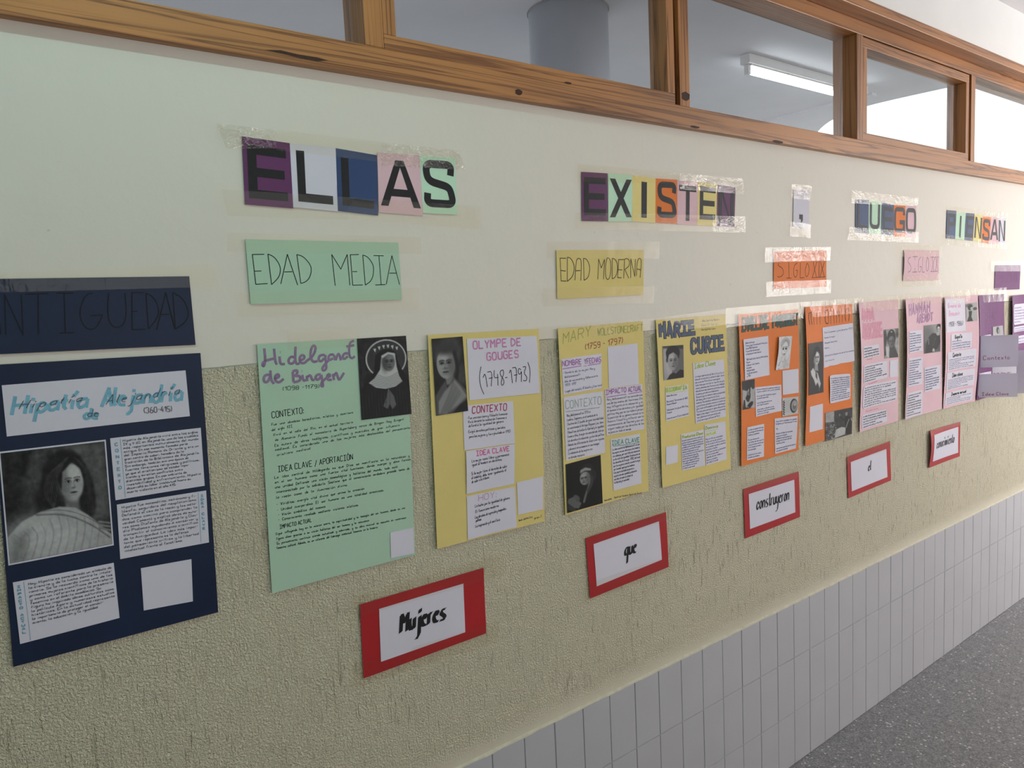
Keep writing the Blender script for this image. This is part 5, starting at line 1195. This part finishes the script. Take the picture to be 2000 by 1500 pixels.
for k in range(9): pc.l([(0.34 - k * 0.03, 0.70 + k * 0.02), (0.26 - k * 0.015, 0.86), (0.30 - k * 0.02, 1.0)], 0.010, 0.55, 0.012, 0.7).l([(0.66 + k * 0.025, 0.66 + k * 0.02), (0.60 + k * 0.03, 0.85), (0.56 + k * 0.04, 1.0)], 0.010, 0.58, 0.012, 0.7)
picture(sh, root, z((775, 630), (958, 615), (915, 1068), (735, 1092)), pc, name='drawing', lift=0.006, tint=(0.97, 0.97, 1.0), ws=1.1)
note(sh, root, z((830, 1100), (1035, 1072)) + z2((1040, 262), (835, 295)), name='blank_card')
pc = Pic(40, 70, 0.72)
pc.p([(0, 0), (1, 0), (1, 0.30), (0.85, 0.36), (0.7, 0.26), (0.52, 0.30), (0.4, 0.38), (0, 0.30)], 0.16, 0.04).n(0.12, 6)
pc.p([(0.55, 0.2), (0.66, 0.25), (0.62, 0.50), (0.52, 0.52)], 0.14, 0.04).e(0.45, 0.46, 0.10, 0.07, 0.45, 0.03)
pc.p([(0.24, 0.62), (0.36, 0.50), (0.52, 0.54), (0.66, 0.48), (0.64, 0.62), (0.52, 0.76), (0.36, 0.74)], 0.12, 0.03)
pc.e(0.60, 0.88, 0.26, 0.09, 0.10, 0.03, -0.3).p([(0, 1), (0.10, 0.66), (0.20, 0.68), (0.26, 0.94), (0.8, 1)], 0.12, 0.03).e(0.35, 0.92, 0.16, 0.02, 0.6, 0.02, 0.2)
picture(sh, root, z2((250, 100), (440, 70), (443, 468), (258, 503)), pc, name='photo_print', d=0.0007)
n, o = note(sh, root, z2((445, 190), (812, 152), (825, 515), (460, 600)))
scrib(n, o, ["Contexto Histórico: La pobreza social, las", "mujeres no podían votar y eran excluidas", "", "En el siglo XIX, donde las mujeres", "se habían organizado", "", "Las sufragistas eran en su", "gran mayoría mujeres", "", "clase media, el derecho al voto", "Pankhurst fundó este sindicato", "junto a su hija mayor"], (0.06, 0.04, 0.95, 0.96))
pc = Pic(46, 58, 0.82)
pc.e(0.72, 0.50, 0.24, 0.40, 0.12, 0.03).e(0.76, 0.50, 0.20, 0.33, 0.68, 0.10).e(0.76, 0.55, 0.12, 0.18, 0.45, 0.1).e(0.78, 0.44, 0.07, 0.08, 0.75, 0.06)
for k in range(6): pc.l([(0.10, 0.16 + k * 0.13), (0.04, 0.22 + k * 0.13), (0.13, 0.27 + k * 0.13)], 0.05, 0.12, 0.02)
for k in range(7): pc.l([(0.2, 0.2 + k * 0.1), (0.45, 0.19 + k * 0.1)], 0.014, 0.60, 0.02)
picture(sh, root, z2((830, 338), (1037, 315), (1037, 555), (833, 595)), pc, name='photo_print')
n, o = note(sh, root, z2((333, 745), (582, 698), (583, 1155), (335, 1207)))
scrib(n, o, ["La idea sufragista tenía que", "se conseguían derechos con", "hechos y no palabras", "", "Por ese motivo creía", "las luchas de las mujeres", "y las protestas tenían que", "ser la vía para el cambio", "en la sociedad", "", "Lucharon por los mismos", "derechos que hombres"])
n, o = note(sh, root, z2((730, 625), (1025, 585), (1015, 1040), (740, 1118)), lift_r=0.003)
scrib(n, o, ["Hoy en día es recordada en la igualdad", "de género y el feminismo por el voto", "", "Hoy", "", "Gracias a la labor de numerosas", "mujeres se consiguió", "igualdad en muchos países y a", "lo largo de la historia del voto", "femenino y otros", "", "movimientos sociales de las mujeres", "que siguieron luchando"])

# ---- right orange poster ----------------------------------------------------
sh, root = poster([(1568.2, 599.7), (1662.7, 593.8), (1662.9, 846), (1570.2, 871.4)], P_ORANGE, 'orange poster with brown stroke lettering and a tall grey portrait', 0.0015, 0.011, 0.003)
BROWN = ink('brown_marker', (0.075, 0.022, 0.010))
st = Strokes(sh, 0.0003)
for p in ([(1185, 300), (1178, 380), (1195, 462)], [(1218, 290), (1215, 380), (1232, 462)], [(1255, 290), (1262, 460)], [(1300, 285), (1310, 455)], [(1350, 290), (1358, 452)], [(1180, 300), (1235, 285)],
          [(1440, 262), (1430, 380), (1445, 445), (1475, 440)], [(1478, 265), (1482, 445)], [(1512, 262), (1515, 450)], [(1553, 258), (1560, 440)], [(1595, 250), (1592, 435)], [(1625, 248), (1630, 430)], [(1668, 243), (1668, 425)], [(1715, 240), (1705, 330), (1715, 412)], [(1752, 235), (1760, 320), (1752, 412)], [(1440, 262), (1480, 252)], [(1590, 250), (1625, 340)], [(1715, 240), (1752, 235)]):
    st.px(z(*p), 0.0042, 1, True)
st.build('title_lettering', BROWN, root)
pc = Pic(46, 108, 0.19)
pc.e(0.5, 0.05, 0.8, 0.15, 0.26, 0.2).e(0.58, 0.21, 0.24, 0.13, 0.13, 0.05).p([(0.42, 0.40), (0.62, 0.40), (0.66, 0.56), (0.38, 0.54)], 0.62, 0.04)
pc.face(0.55, 0.305, 0.20, 0.125, 0.80, 0.4, 0.10, -1)
pc.e(0.42, 0.20, 0.20, 0.06, 0.12, 0.04, -0.5).e(0.32, 0.30, 0.05, 0.05, 0.16, 0.03)
pc.p([(0, 1), (0.04, 0.62), (0.18, 0.52), (0.5, 0.60), (0.86, 0.62), (1, 0.70), (1, 1)], 0.20, 0.04)
pc.p([(0.12, 0.54), (0.30, 0.48), (0.42, 0.55), (0.62, 0.60), (0.82, 0.82), (0.74, 0.90), (0.60, 0.78), (0.48, 0.84), (0.36, 0.72), (0.18, 0.62)], 0.84, 0.03).p([(0.46, 0.55), (0.58, 0.62), (0.60, 0.74), (0.46, 0.66)], 0.3, 0.03)
pc.l([(0.68, 0.74), (0.72, 0.94)], 0.02, 0.55, 0.03)
picture(sh, root, z((1160, 722), (1393, 690)) + z2((1405, 258), (1168, 300)), pc)
n, o = note(sh, root, z((1393, 500), (1805, 435), (1828, 960), (1410, 1055)), torn=0.012)
scrib(n, o, ["Clara Campoamor y sus derechos (1931)", "", "Nombre: la mujer", "", "Abogada feminista", "", "Madrid", "", "", "Defendió en España los derechos humanos", "", "voto femenino"], (0.05, 0.10, 0.98, 0.88), 0.0009)
n, o = note(sh, root, [(1618.3, 733), (1658.5, 729.3), (1659.2, 779), (1620, 788.8)], round_=0.06, lift=0.003)
scrib(n, o, ["El voto femenino en España en la república", "fue aprobado tras un debate en las cortes", "de 1931 y defendió con fuerza el sufragio", "universal frente a las dudas del congreso", "su discurso cambió la historia de España", "la igualdad de derechos sin distinción", "de sexo era la base de la democracia", "en su libro relata su lucha personal", "el voto femenino y yo, mi pecado mortal", "gracias a ella todas las mujeres votan", "desde el año mil novecientos treinta y tres"], (0.07, 0.08, 0.95, 0.93), 0.0010)
note(sh, root, z2((1197, 460), (1400, 415), (1403, 770), (1200, 818)), d=0.0006, name='blank_card')
pc = Pic(56, 64, 0.24)
pc.p([(0, 0), (0.33, 0), (0.33, 0.42), (0, 0.34)], 0.66, 0.03).p([(0, 0.34), (0.40, 0.40), (0.42, 1), (0, 1)], 0.34, 0.03)
for k in range(70):
    a, c_ = random.random() * 0.42, 0.40 + random.random() * 0.58
    pc.e(a, c_, 0.022, 0.02, random.choice((0.12, 0.2, 0.55, 0.7)), 0.02)
pc.p([(0.40, 0.68), (0.60, 0.64), (0.76, 0.70), (0.74, 0.94), (0.36, 0.98), (0.36, 0.84)], 0.78, 0.03).n(0.1, 12)
pc.e(0.78, 0.20, 0.045, 0.07, 0.55, 0.02).p([(0.70, 0.34), (0.80, 0.28), (0.95, 0.34), (0.98, 0.7), (0.94, 0.96), (0.78, 0.96), (0.74, 0.6)], 0.10, 0.02).e(0.53, 0.19, 0.03, 0.05, 0.5, 0.02).l([(0.56, 0.26), (0.66, 0.38), (0.74, 0.42)], 0.045, 0.12, 0.02)
pc.l([(0.88, 0.42), (0.80, 0.60), (0.78, 0.7)], 0.03, 0.62, 0.015).l([(0.96, 0.40), (0.98, 0.48)], 0.04, 0.6, 0.02)
picture(sh, root, z2((1437, 545), (1808, 465), (1803, 838), (1440, 945)), pc, name='photo_print', d=0.0014)

# ---- left pink poster -------------------------------------------------------
z = zm(2000 / 220, 1650, 560); z2 = zm(2000 / 220, 1650, 700)
TITLEP = ink('deep_pink_marker', (0.60, 0.25, 0.34)); PINKPEN = ink('pink_pen', (0.62, 0.20, 0.30))
sh, root = poster([(1672.5, 591.4), (1753, 585), (1753.4, 822), (1676.7, 844)], P_PINK, 'pink poster with a deeper pink block title and a close-up face photo, leftmost pink poster', 0.0015, 0.014, 0.002)
st = Strokes(sh, 0.0003); st.uvtext('ANNA', 0.07, 0.38, 0.135, 0.075, 0.012, 0, 0, 1, 2.0, None, True); st.uvtext('ADICHIE', 0.07, 0.58, 0.275, 0.10, 0.013, 0, 0, 1, 2.0, None, True); st.build('title_lettering', TITLEP, root)
pc = Pic(40, 74, 0.62)
pc.p([(0, 0.05), (0.12, 0), (0.2, 0.3), (0.1, 0.6), (0.18, 0.9), (0, 0.9)], 0.22, 0.05).p([(0.75, 0), (1, 0), (1, 0.3), (0.85, 0.34)], 0.35, 0.06).n(0.2, 5, 2)
pc.p([(0.10, 0.62), (0.30, 0.60), (0.30, 0.98), (0.12, 0.92)], 0.82, 0.05)
pc.e(0.50, 0.32, 0.29, 0.30, 0.10, 0.04).e(0.50, 0.10, 0.05, 0.02, 0.9, 0.02).p([(0.36, 0.60), (0.70, 0.58), (0.98, 0.92), (1, 1), (0.34, 1)], 0.24, 0.04)
pc.face(0.50, 0.44, 0.22, 0.20, 0.42, 0, 0.05, 1)
picture(sh, root, z((680, 762), (935, 735), (930, 1250), (690, 1275)), pc, name='photo_print')
PT = ["Escritora y feminista que defiende la igualdad", "de todas las personas en la sociedad actual", "nació en el siglo pasado y estudió filosofía", "sus libros se leen hoy en todo el mundo", "la lucha por los derechos de las mujeres", "continúa en las aulas y en las calles", "su pensamiento es crítico con el poder", "propone una educación en la igualdad"]
def lines(n_, sh_=0): return [PT[(i + sh_) % 8] if (i * 7 + sh_) % 5 else PT[(i + sh_) % 8][:24] for i in range(n_)]
for k, (q, c_, r_) in enumerate([(z((272, 1065), (590, 1020), (605, 1215), (275, 1288)), 4, 0), (z2((280, 125), (740, 40), (745, 340), (280, 450)), 7, 0.05), (z2((280, 490), (915, 375), (915, 740), (280, 905)), 9, 0.09), (z2((280, 1005), (740, 900), (745, 1120), (285, 1260)), 5, 0.04)]):
    n, o = note(sh, root, q, round_=r_); scrib(n, o, lines(c_, k * 3), (0.05, 0.05, 0.96, 0.95), 0.0014, PEN)
note(sh, root, z2((785, 40), (925, 15), (920, 318), (785, 340)), name='blank_card')
st = Strokes(sh)
for a, c_ in (((350, 30), (460, 12)), ((390, 470), (560, 410)), ((350, 950), (580, 895))): st.text('Pensamiento', z2(a)[0], z2(c_)[0], 2.6, 0.0012, 0.1, 0.1)
st.build('note_title', PINKPEN, root)

# ---- middle pink poster -----------------------------------------------------
sh, root = poster([(1762.8, 585), (1838, 579.3), (1838.3, 798.5), (1763.9, 819.4)], P_PINK, 'pink poster with outlined purple block capitals and a seated woman photo', 0.0015, 0.016, 0.002)
PLUM2 = ink('purple_marker', (0.28, 0.13, 0.30))
st = Strokes(sh, 0.0003); st.uvtext('HANNAH', 0.10, 0.68, 0.130, 0.080, 0.0085, 0, 0.05, 1, 2.4, 0.117, True); st.uvtext('ARENDT', 0.34, 0.75, 0.205, 0.060, 0.0075, 0, 0.05, 1, 2.4, 0.195, True); st.build('title_lettering', PLUM2, root)
st = Strokes(sh, 0.0006); st.uvtext('HANNAH', 0.10, 0.68, 0.130, 0.080, 0.0040, 0, 0.05, 1, 2.4, 0.117, True); st.uvtext('ARENDT', 0.34, 0.75, 0.205, 0.060, 0.0035, 0, 0.05, 1, 2.4, 0.195, True); st.build('lettering_fill', ink('mauve_marker', (0.50, 0.28, 0.45)), root)
pc = Pic(42, 76, 0.62)
pc.e(0.1, 0.5, 0.5, 0.5, 0.42, 0.5).p([(0, 0.62), (1, 0.6), (1, 1), (0, 1)], 0.33, 0.2).e(0.88, 0.14, 0.15, 0.14, 0.10, 0.03)
pc.face(0.86, 0.20, 0.105, 0.115, 0.80, 0, 0.1, -1).p([(0.76, 0.30), (0.92, 0.32), (0.90, 0.42), (0.74, 0.40)], 0.72, 0.03)
pc.p([(0.50, 0.30), (0.70, 0.33), (0.80, 0.42), (0.96, 0.40), (0.98, 0.66), (0.80, 0.88), (0.45, 0.98), (0.05, 1), (0.12, 0.66), (0.30, 0.42)], 0.16, 0.03)
pc.p([(0.48, 0.94), (0.55, 0.84), (0.64, 0.88), (0.62, 0.98)], 0.75, 0.03).l([(0.27, 0.50), (0.28, 0.68)], 0.04, 0.5, 0.03)
for k in range(6): pc.e(0.70 - k * 0.035, 0.48 + k * 0.05, 0.012, 0.008, 0.6, 0.012)
picture(sh, root, z((1400, 690), (1690, 655), (1680, 1150), (1402, 1190)), pc, name='photo_print')
for k, (q, c_) in enumerate([(z((1085, 795), (1360, 765), (1370, 1140), (1085, 1185)), 8), (z((1075, 1275), (1370, 1240)) + z2((1365, 460), (1075, 505)), 11), (z2((1405, 170), (1675, 105), (1670, 530), (1410, 600)), 9), (z2((1075, 620), (1365, 555), (1360, 985), (1045, 1065)), 9)]):
    n, o = note(sh, root, q, lift_r=0.002); scrib(n, o, lines(c_, k * 2), (0.05, 0.05, 0.9, 0.95), 0.0011, PEN if k == 3 else BLUEPEN)

# ---- right pink poster ------------------------------------------------------
z = zm(10, 1820, 500); z2 = zm(1500 / 170, 1820, 640)
sh, root = poster([(1840, 581), (1904, 576), (1901, 783), (1839.3, 798.7)], P_PINK, 'pink poster covered by white notes with bold black headings, rightmost pink poster', 0.0015, 0.014, 0.018)
n, o = note(sh, root, z((215, 845), (630, 825), (640, 1460), (220, 1500)), name='title_sheet')
st = Strokes(n); st.uvtext('Simone de', 0.12, 0.80, 0.26, 0.12, 0.0055, 0.1, 0.05, 1); st.uvtext('Beauvoir', 0.16, 0.74, 0.50, 0.14, 0.0055, 0.1, 0.05, 1); st.build('title_lettering', ink('pale_pink_marker', (0.66, 0.36, 0.50)), o)
st = Strokes(n); st.uvtext('(1908 - 1986)', 0.14, 0.88, 0.82, 0.13, 0.0032, 0.1, 0.1, 1); st.build('date_lettering', PEN, o)
pc = Pic(30, 56, 0.72)
pc.e(0.3, 0.12, 0.28, 0.1, 0.35, 0.1).e(0.40, 0.24, 0.22, 0.15, 0.10, 0.04).e(0.54, 0.30, 0.14, 0.09, 0.72, 0.04).p([(0.25, 0.42), (0.55, 0.44), (0.48, 0.75), (0.62, 1), (0.05, 1), (0.25, 0.7)], 0.10, 0.04).e(0.8, 0.33, 0.16, 0.08, 0.25, 0.06)
picture(sh, root, z((645, 935), (825, 905), (815, 1265), (650, 1285)), pc, name='photo_print')
for k, (q, ti, c_) in enumerate([(z2((300, 115), (650, 78), (640, 345), (290, 405)), 'Biografía', 4), (z2((220, 430), (700, 355), (690, 665), (222, 755)), 'Contexto', 6), (z2((210, 785), (690, 700), (685, 985), (210, 1090)), 'Idea clave', 6), (z2((205, 1130), (675, 1030), (670, 1240), (200, 1345)), 'Impacto actual', 4)]):
    n, o = note(sh, root, q); st = Strokes(n); st.uvtext(ti, 0.22, 0.22 + 0.04 * len(ti), 0.29, 0.20, 0.0050, 0.2, 0.05, 1); st.build('note_title', BLACK, o)
    scrib(n, o, lines(c_, k), (0.06, 0.36, 0.94, 0.95), 0.0012, BLUEPEN)

# ---- purple posters ---------------------------------------------------------
def flap(root, sh, name, tl, tr_y, w, h, text, mat=P_FLAP, swing=42, z_top=None, txt_v=0.70):
    """a folded sheet hinged at its left edge and standing away from the poster"""
    a = math.radians(swing); X0, Z0 = tl; y0 = sh.y(X0, Z0) - 0.0012
    V = []; F = []; nu = 8
    for j in range(2):
        for i in range(nu + 1):
            t = i / nu; V.append((X0 + w * t * math.cos(a), y0 - w * t * math.sin(a) - 0.004 * math.sin(PI * t), Z0 - h * j))
    for i in range(nu): F.append((i, i + nu + 1, i + nu + 2, i + 1))
    n = len(V); V += [(x + 0.0003 * math.sin(a), y + 0.0003 * math.cos(a), zz) for x, y, zz in V]
    F += [(n + i, n + i + 1, n + i + nu + 2, n + i + nu + 1) for i in range(nu)]
    F += [(0, nu + 1, n + nu + 1, n), (nu, n + nu, n + 2 * nu + 1, 2 * nu + 1)] + [(i, i + 1, n + i + 1, n + i) for i in range(nu)] + [(nu + 1 + i, n + nu + 1 + i, n + nu + 2 + i, nu + 2 + i) for i in range(nu)]
    o = obj(name, V, F, mat, root)
    if text:
        class H: pass
        hs = H(); L, wd = text_lines(text, 0, 0.05, 1, 2.0); st = Strokes(sh)
        for ln in L:
            b0 = len(st.v); st.ribbon([(0.07 * w + 0.68 * w * x / wd, y / 6 * 0.13 * h) for x, y in ln], 0.0032)
            for i in range(b0, len(st.v)):
                x, _, zz = st.v[i]; t = x / w
                st.v[i] = (X0 + x * math.cos(a) - 0.0004 * math.sin(a), y0 - x * math.sin(a) - 0.004 * math.sin(PI * t) - 0.0004 * math.cos(a), Z0 - h * txt_v + zz)
        st.build('flap_title', ink('faded_red_pen', (0.42, 0.20, 0.30)), o)
    return o
sh, root = poster([(1907, 577), (1960, 574), (1962, 766), (1904.4, 782.2)], P_PURPLE, 'purple poster with grey paper flaps folded open', 0.0015, 0.016, 0.002)
st = Strokes(sh, 0.0003)
for q in range(4): st.uvtext(['MUJER', 'RAZÓN', 'VOZ', 'VIDA'][q], 0.15, 0.65, 0.16 + q * 0.075, 0.05, 0.004, 0, 0.1, 0)
st.build('title_lettering', ink('dark_purple_marker', (0.16, 0.055, 0.17)), root)
z = zm(10, 1820, 500); z2 = zm(1500 / 170, 1820, 640)
pc = Pic(24, 36, 0.72); pc.e(0.48, 0.4, 0.14, 0.32, 0.10, 0.06).e(0.60, 0.5, 0.12, 0.24, 0.6, 0.06)
picture(sh, root, z((1180, 1385), (1375, 1355), (1390, 1560), (1185, 1580)), pc, name='photo_print')
note(sh, root, z2((785, 150), (1010, 115), (1010, 640), (785, 660)))
note(sh, root, z2((775, 790), (1012, 750), (1000, 1130), (770, 1180)))
def width_for(pxl, pxr, swing):
    a = math.radians(swing); p = at(*pxl, -0.004); best = None
    for k in range(1, 400):
        w = k * 0.001; q = np.array([p[0] + w * math.cos(a), p[1] - w * math.sin(a), p[2]])
        c_ = CAM_R @ (q - CAM_C); x = 1000 + CAM_F * c_[0] / c_[2]
        if best is None or abs(x - pxr[0]) < best[0]: best = (abs(x - pxr[0]), w)
    return best[1]
p = at(1909, 656, -0.004); q = at(1909, 717.6, -0.004)
flap(root, sh, 'upper_flap', (p[0], p[2]), 0, width_for((1909, 656), (1983, 655), 48), p[2] - q[2], 'Contexto', txt_v=0.76, swing=48)
p = at(1907.5, 730.7, -0.004); q = at(1907.5, 776, -0.004)
flap(root, sh, 'lower_flap', (p[0], p[2]), 0, width_for((1907.5, 730.7), (1983, 731.8), 48), p[2] - q[2], 'Idea Clave', txt_v=0.92, swing=48)
p = at(1937, 714, -0.004); q = at(1937, 733, -0.004)
flap(root, sh, 'middle_flap', (p[0], p[2]), 0, width_for((1937, 714), (1984, 714), 30), p[2] - q[2], 'La mujer', P_WHITE, txt_v=0.85, swing=30)
Xl = at(1972.5, 577.5, -0.003)[0]
zt, zb = at(1972.5, 577.5, -0.003)[2], 1.13
sh, root = poster([(Xl, zt), (Xl + 0.32, zt + 0.002), (Xl + 0.32, zb), (Xl, zb)], P_PURPLE, 'purple poster with rounded white notes, cut by the right edge of the view', 0.0015, 0.014, 0.002, px_mode=False)
z = zm(10, 1820, 500)
for k, (v0, v1) in enumerate(((0.09, 0.30), (0.32, 0.375), (0.42, 0.50))):
    n = Sheet([(Xl + 0.02, zt - 0.485 * v0), (Xl + 0.24, zt - 0.485 * v0), (Xl + 0.24, zt - 0.485 * v1), (Xl + 0.02, zt - 0.485 * v1)], sh.y0 - 0.0009, 0.0002, host=sh, px=False)
    o = n.mesh('note_sheet', P_WHITE, root, round_=0.12); scrib(n, o, lines(6 if k == 0 else 2, k), (0.06, 0.1, 0.94, 0.92), 0.0012, ink('violet_pen', (0.25, 0.2, 0.42)))
p = at(1983, 684, -0.004); q = at(1983, 767, -0.004)
flap(root, sh, 'wide_flap', (p[0] - 0.02, p[2]), 0, 0.22, p[2] - q[2], None, swing=40)

# ================================================================== ADHESIVE TAPE
def tape(px, mat, label, y=-0.0046, host=None, amp=0.0003, crumple=0.0):
    sh = Sheet(px, y, amp); sh.mesh('tape_strip', mat, None, max(8, int(sh.w / 0.012)), 5, single=True)
    tag(sh.obj, label, 'tape', 'strips of clear tape')
TW, TF, TT = TAPEW, TAPEF, TAPE
z = zm(2000 / 560, 400, 220)
tape(z((82, 75), (500, 120), (500, 250), (150, 250)), TAPES, 'crinkled clear tape above the leftmost plum letter card')
tape(z((500, 118), (1230, 205), (1230, 345), (500, 262)), TT, 'clear tape across the tops of the white and dark blue L cards', -0.0047)
tape(z((1230, 205), (1775, 262), (1825, 300), (1825, 435), (1230, 350))[:2] + z((1820, 400), (1230, 370)), TAPES, 'crinkled clear tape above the pink A and mint S cards', -0.0048)
tape(z((115, 535), (1000, 590), (1000, 745), (160, 720)), TF, 'flat clear tape under the first plum E and white L cards')
tape(z((1000, 590), (1935, 655), (1935, 815), (1000, 745)), TT, 'clear tape under the pink A and mint S cards', -0.0047)
z = zm(5, 1080, 290)
tape(z((235, 148), (1240, 240), (1240, 345), (240, 325)), TT, 'clear tape along the tops of the plum E, X and I cards')
tape(z((1240, 240), (1855, 293), (1868, 445), (1240, 400)), TW, 'crinkled shiny tape above the yellow E and plum N cards', -0.0047)
tape(z((220, 625), (1560, 655), (1560, 815), (220, 785)), TF, 'clear tape along the bottoms of the plum E, X and I cards')
tape(z((1560, 655), (1878, 665), (1882, 822), (1560, 818)), TW, 'crinkled shiny tape at the bottom of the plum N card', -0.0047)
z = zq
tape(z((380, 113), (605, 130), (605, 295), (380, 275)), TW, 'shiny crinkled tape at the top of the comma card')
tape(z((368, 535), (600, 565), (595, 722), (362, 700)), TW, 'shiny crinkled tape at the bottom of the comma card')
tape(z((1058, 180), (1810, 270), (1805, 362), (1058, 330)), TW, 'crinkled clear tape across the tops of the third word cards')
tape(z((1035, 595), (1815, 655), (1812, 775), (1010, 740)), TW, 'crinkled clear tape across the bottoms of the third word cards')
tape(z((82, 828), (825, 820), (815, 975), (82, 995)), TW, 'very shiny tape across the top of the orange SIGLO XIX sign', -0.0050)
tape(z((95, 1215), (825, 1190), (825, 1340), (95, 1385)), TW, 'very shiny tape across the bottom of the orange SIGLO XIX sign', -0.0050)
z = zm(6.52, 1750, 370)
tape(z((640, 205), (1430, 300), (1420, 400), (640, 300)), TT, 'clear tape across the tops of the last word cards')
tape(z((590, 565), (1430, 690), (1415, 760), (590, 700)), TT, 'clear tape across the bottoms of the last word cards')
tape(z((55, 708), (600, 705), (590, 860), (55, 860)), TT, 'clear tape across the top of the pink SIGLO XX sign', -0.0085)
tape(z((20, 1090), (585, 1075), (580, 1215), (20, 1250)), TT, 'clear tape across the bottom of the pink SIGLO XX sign', -0.0085)
tape([(1935, 510), (2003, 509), (2003, 530), (1935, 530)], TF, 'clear tape over the top of the purple sign')
tape([(-30, 535), (418, 515), (428, 560), (-30, 572)], TT, 'clear tape over the top edge of the ANTIGÜEDAD sign')
z = zm(2000 / 440, 430, 430)
tape(z((60, 110), (1780, 150), (1790, 300), (60, 280)), TF, 'faint clear tape along the top of the EDAD MEDIA sign')
tape(z((150, 640), (1770, 600), (1770, 800), (160, 860)), TF, 'faint clear tape along the bottom of the EDAD MEDIA sign')
z = zm(2000 / 280, 1040, 450)
tape(z((200, 160), (1770, 155), (1770, 395), (200, 400)), TF, 'faint clear tape along the top of the EDAD MODERNA sign')
tape(z((140, 800), (1700, 775), (1690, 1015), (150, 1060)), TF, 'faint clear tape along the bottom of the EDAD MODERNA sign')
tape([(560, 644), (700, 637), (702, 676), (562, 684)], TF, 'short faint tape at the top of the mint green poster')
tape([(1045, 640), (1262, 622), (1264, 648), (1047, 668)], TF, 'faint tape along the top of the yellow poster with the green title')
tape([(1262, 624), (1417, 603), (1418, 634), (1263, 654)], TF, 'faint tape along the top of the yellow poster with bubble letters', -0.0062)
z = zm(2000 / 280, 1410, 570)
tape([(1417, 602), (1566, 590), (1567, 622), (1417, 640)], TT, 'shiny tape along the top of the left orange poster', -0.0085)
tape([(1563, 590), (1668, 582.5), (1668, 612), (1565, 622)], TT, 'shiny tape along the top of the right orange poster', -0.0088)
tape([(1668, 582), (1762, 575), (1762, 603), (1669, 609)], TT, 'tape along the top of the leftmost pink poster', -0.0085)
tape([(1757, 575), (1842, 568), (1842, 591), (1757, 600)], TT, 'tape along the top of the pink poster with purple capitals', -0.0090)
tape([(1838, 570), (1908, 563), (1908, 589), (1838, 593)], TT, 'tape along the top of the rightmost pink poster', -0.0086)
tape([(1904, 566), (1966, 561), (1966, 588), (1904, 592)], TT, 'tape along the top of the purple poster with flaps', -0.0089)
for (a, b_, c_, d_), lab in ((((690, 1165), (985, 1080), (985, 1122), (690, 1208)), 'faint tape above the card with the word Mujeres'), (((690, 1300), (975, 1212), (975, 1252), (690, 1345)), 'faint tape below the card with the word Mujeres'),
                             (((1132, 1040), (1312, 985), (1313, 1012), (1133, 1072)), 'faint tape above the card with the word que'), (((1140, 1142), (1318, 1082), (1320, 1112), (1142, 1178)), 'faint tape below the card with the word que')):
    tape([a, b_, c_, d_], TF, lab)
tape([(1446, 945), (1566, 908), (1566, 930), (1447, 968)], TF, 'clear tape over the top of the card with the word construyeron')
tape([(1648, 887), (1746, 850), (1746, 874), (1650, 908)], TT, 'shiny tape over the top of the card with the word el')
tape([(1800, 836), (1884, 812), (1884, 828), (1802, 852)], TF, 'clear tape over the top of the card with the word conocimiento', -0.0075)
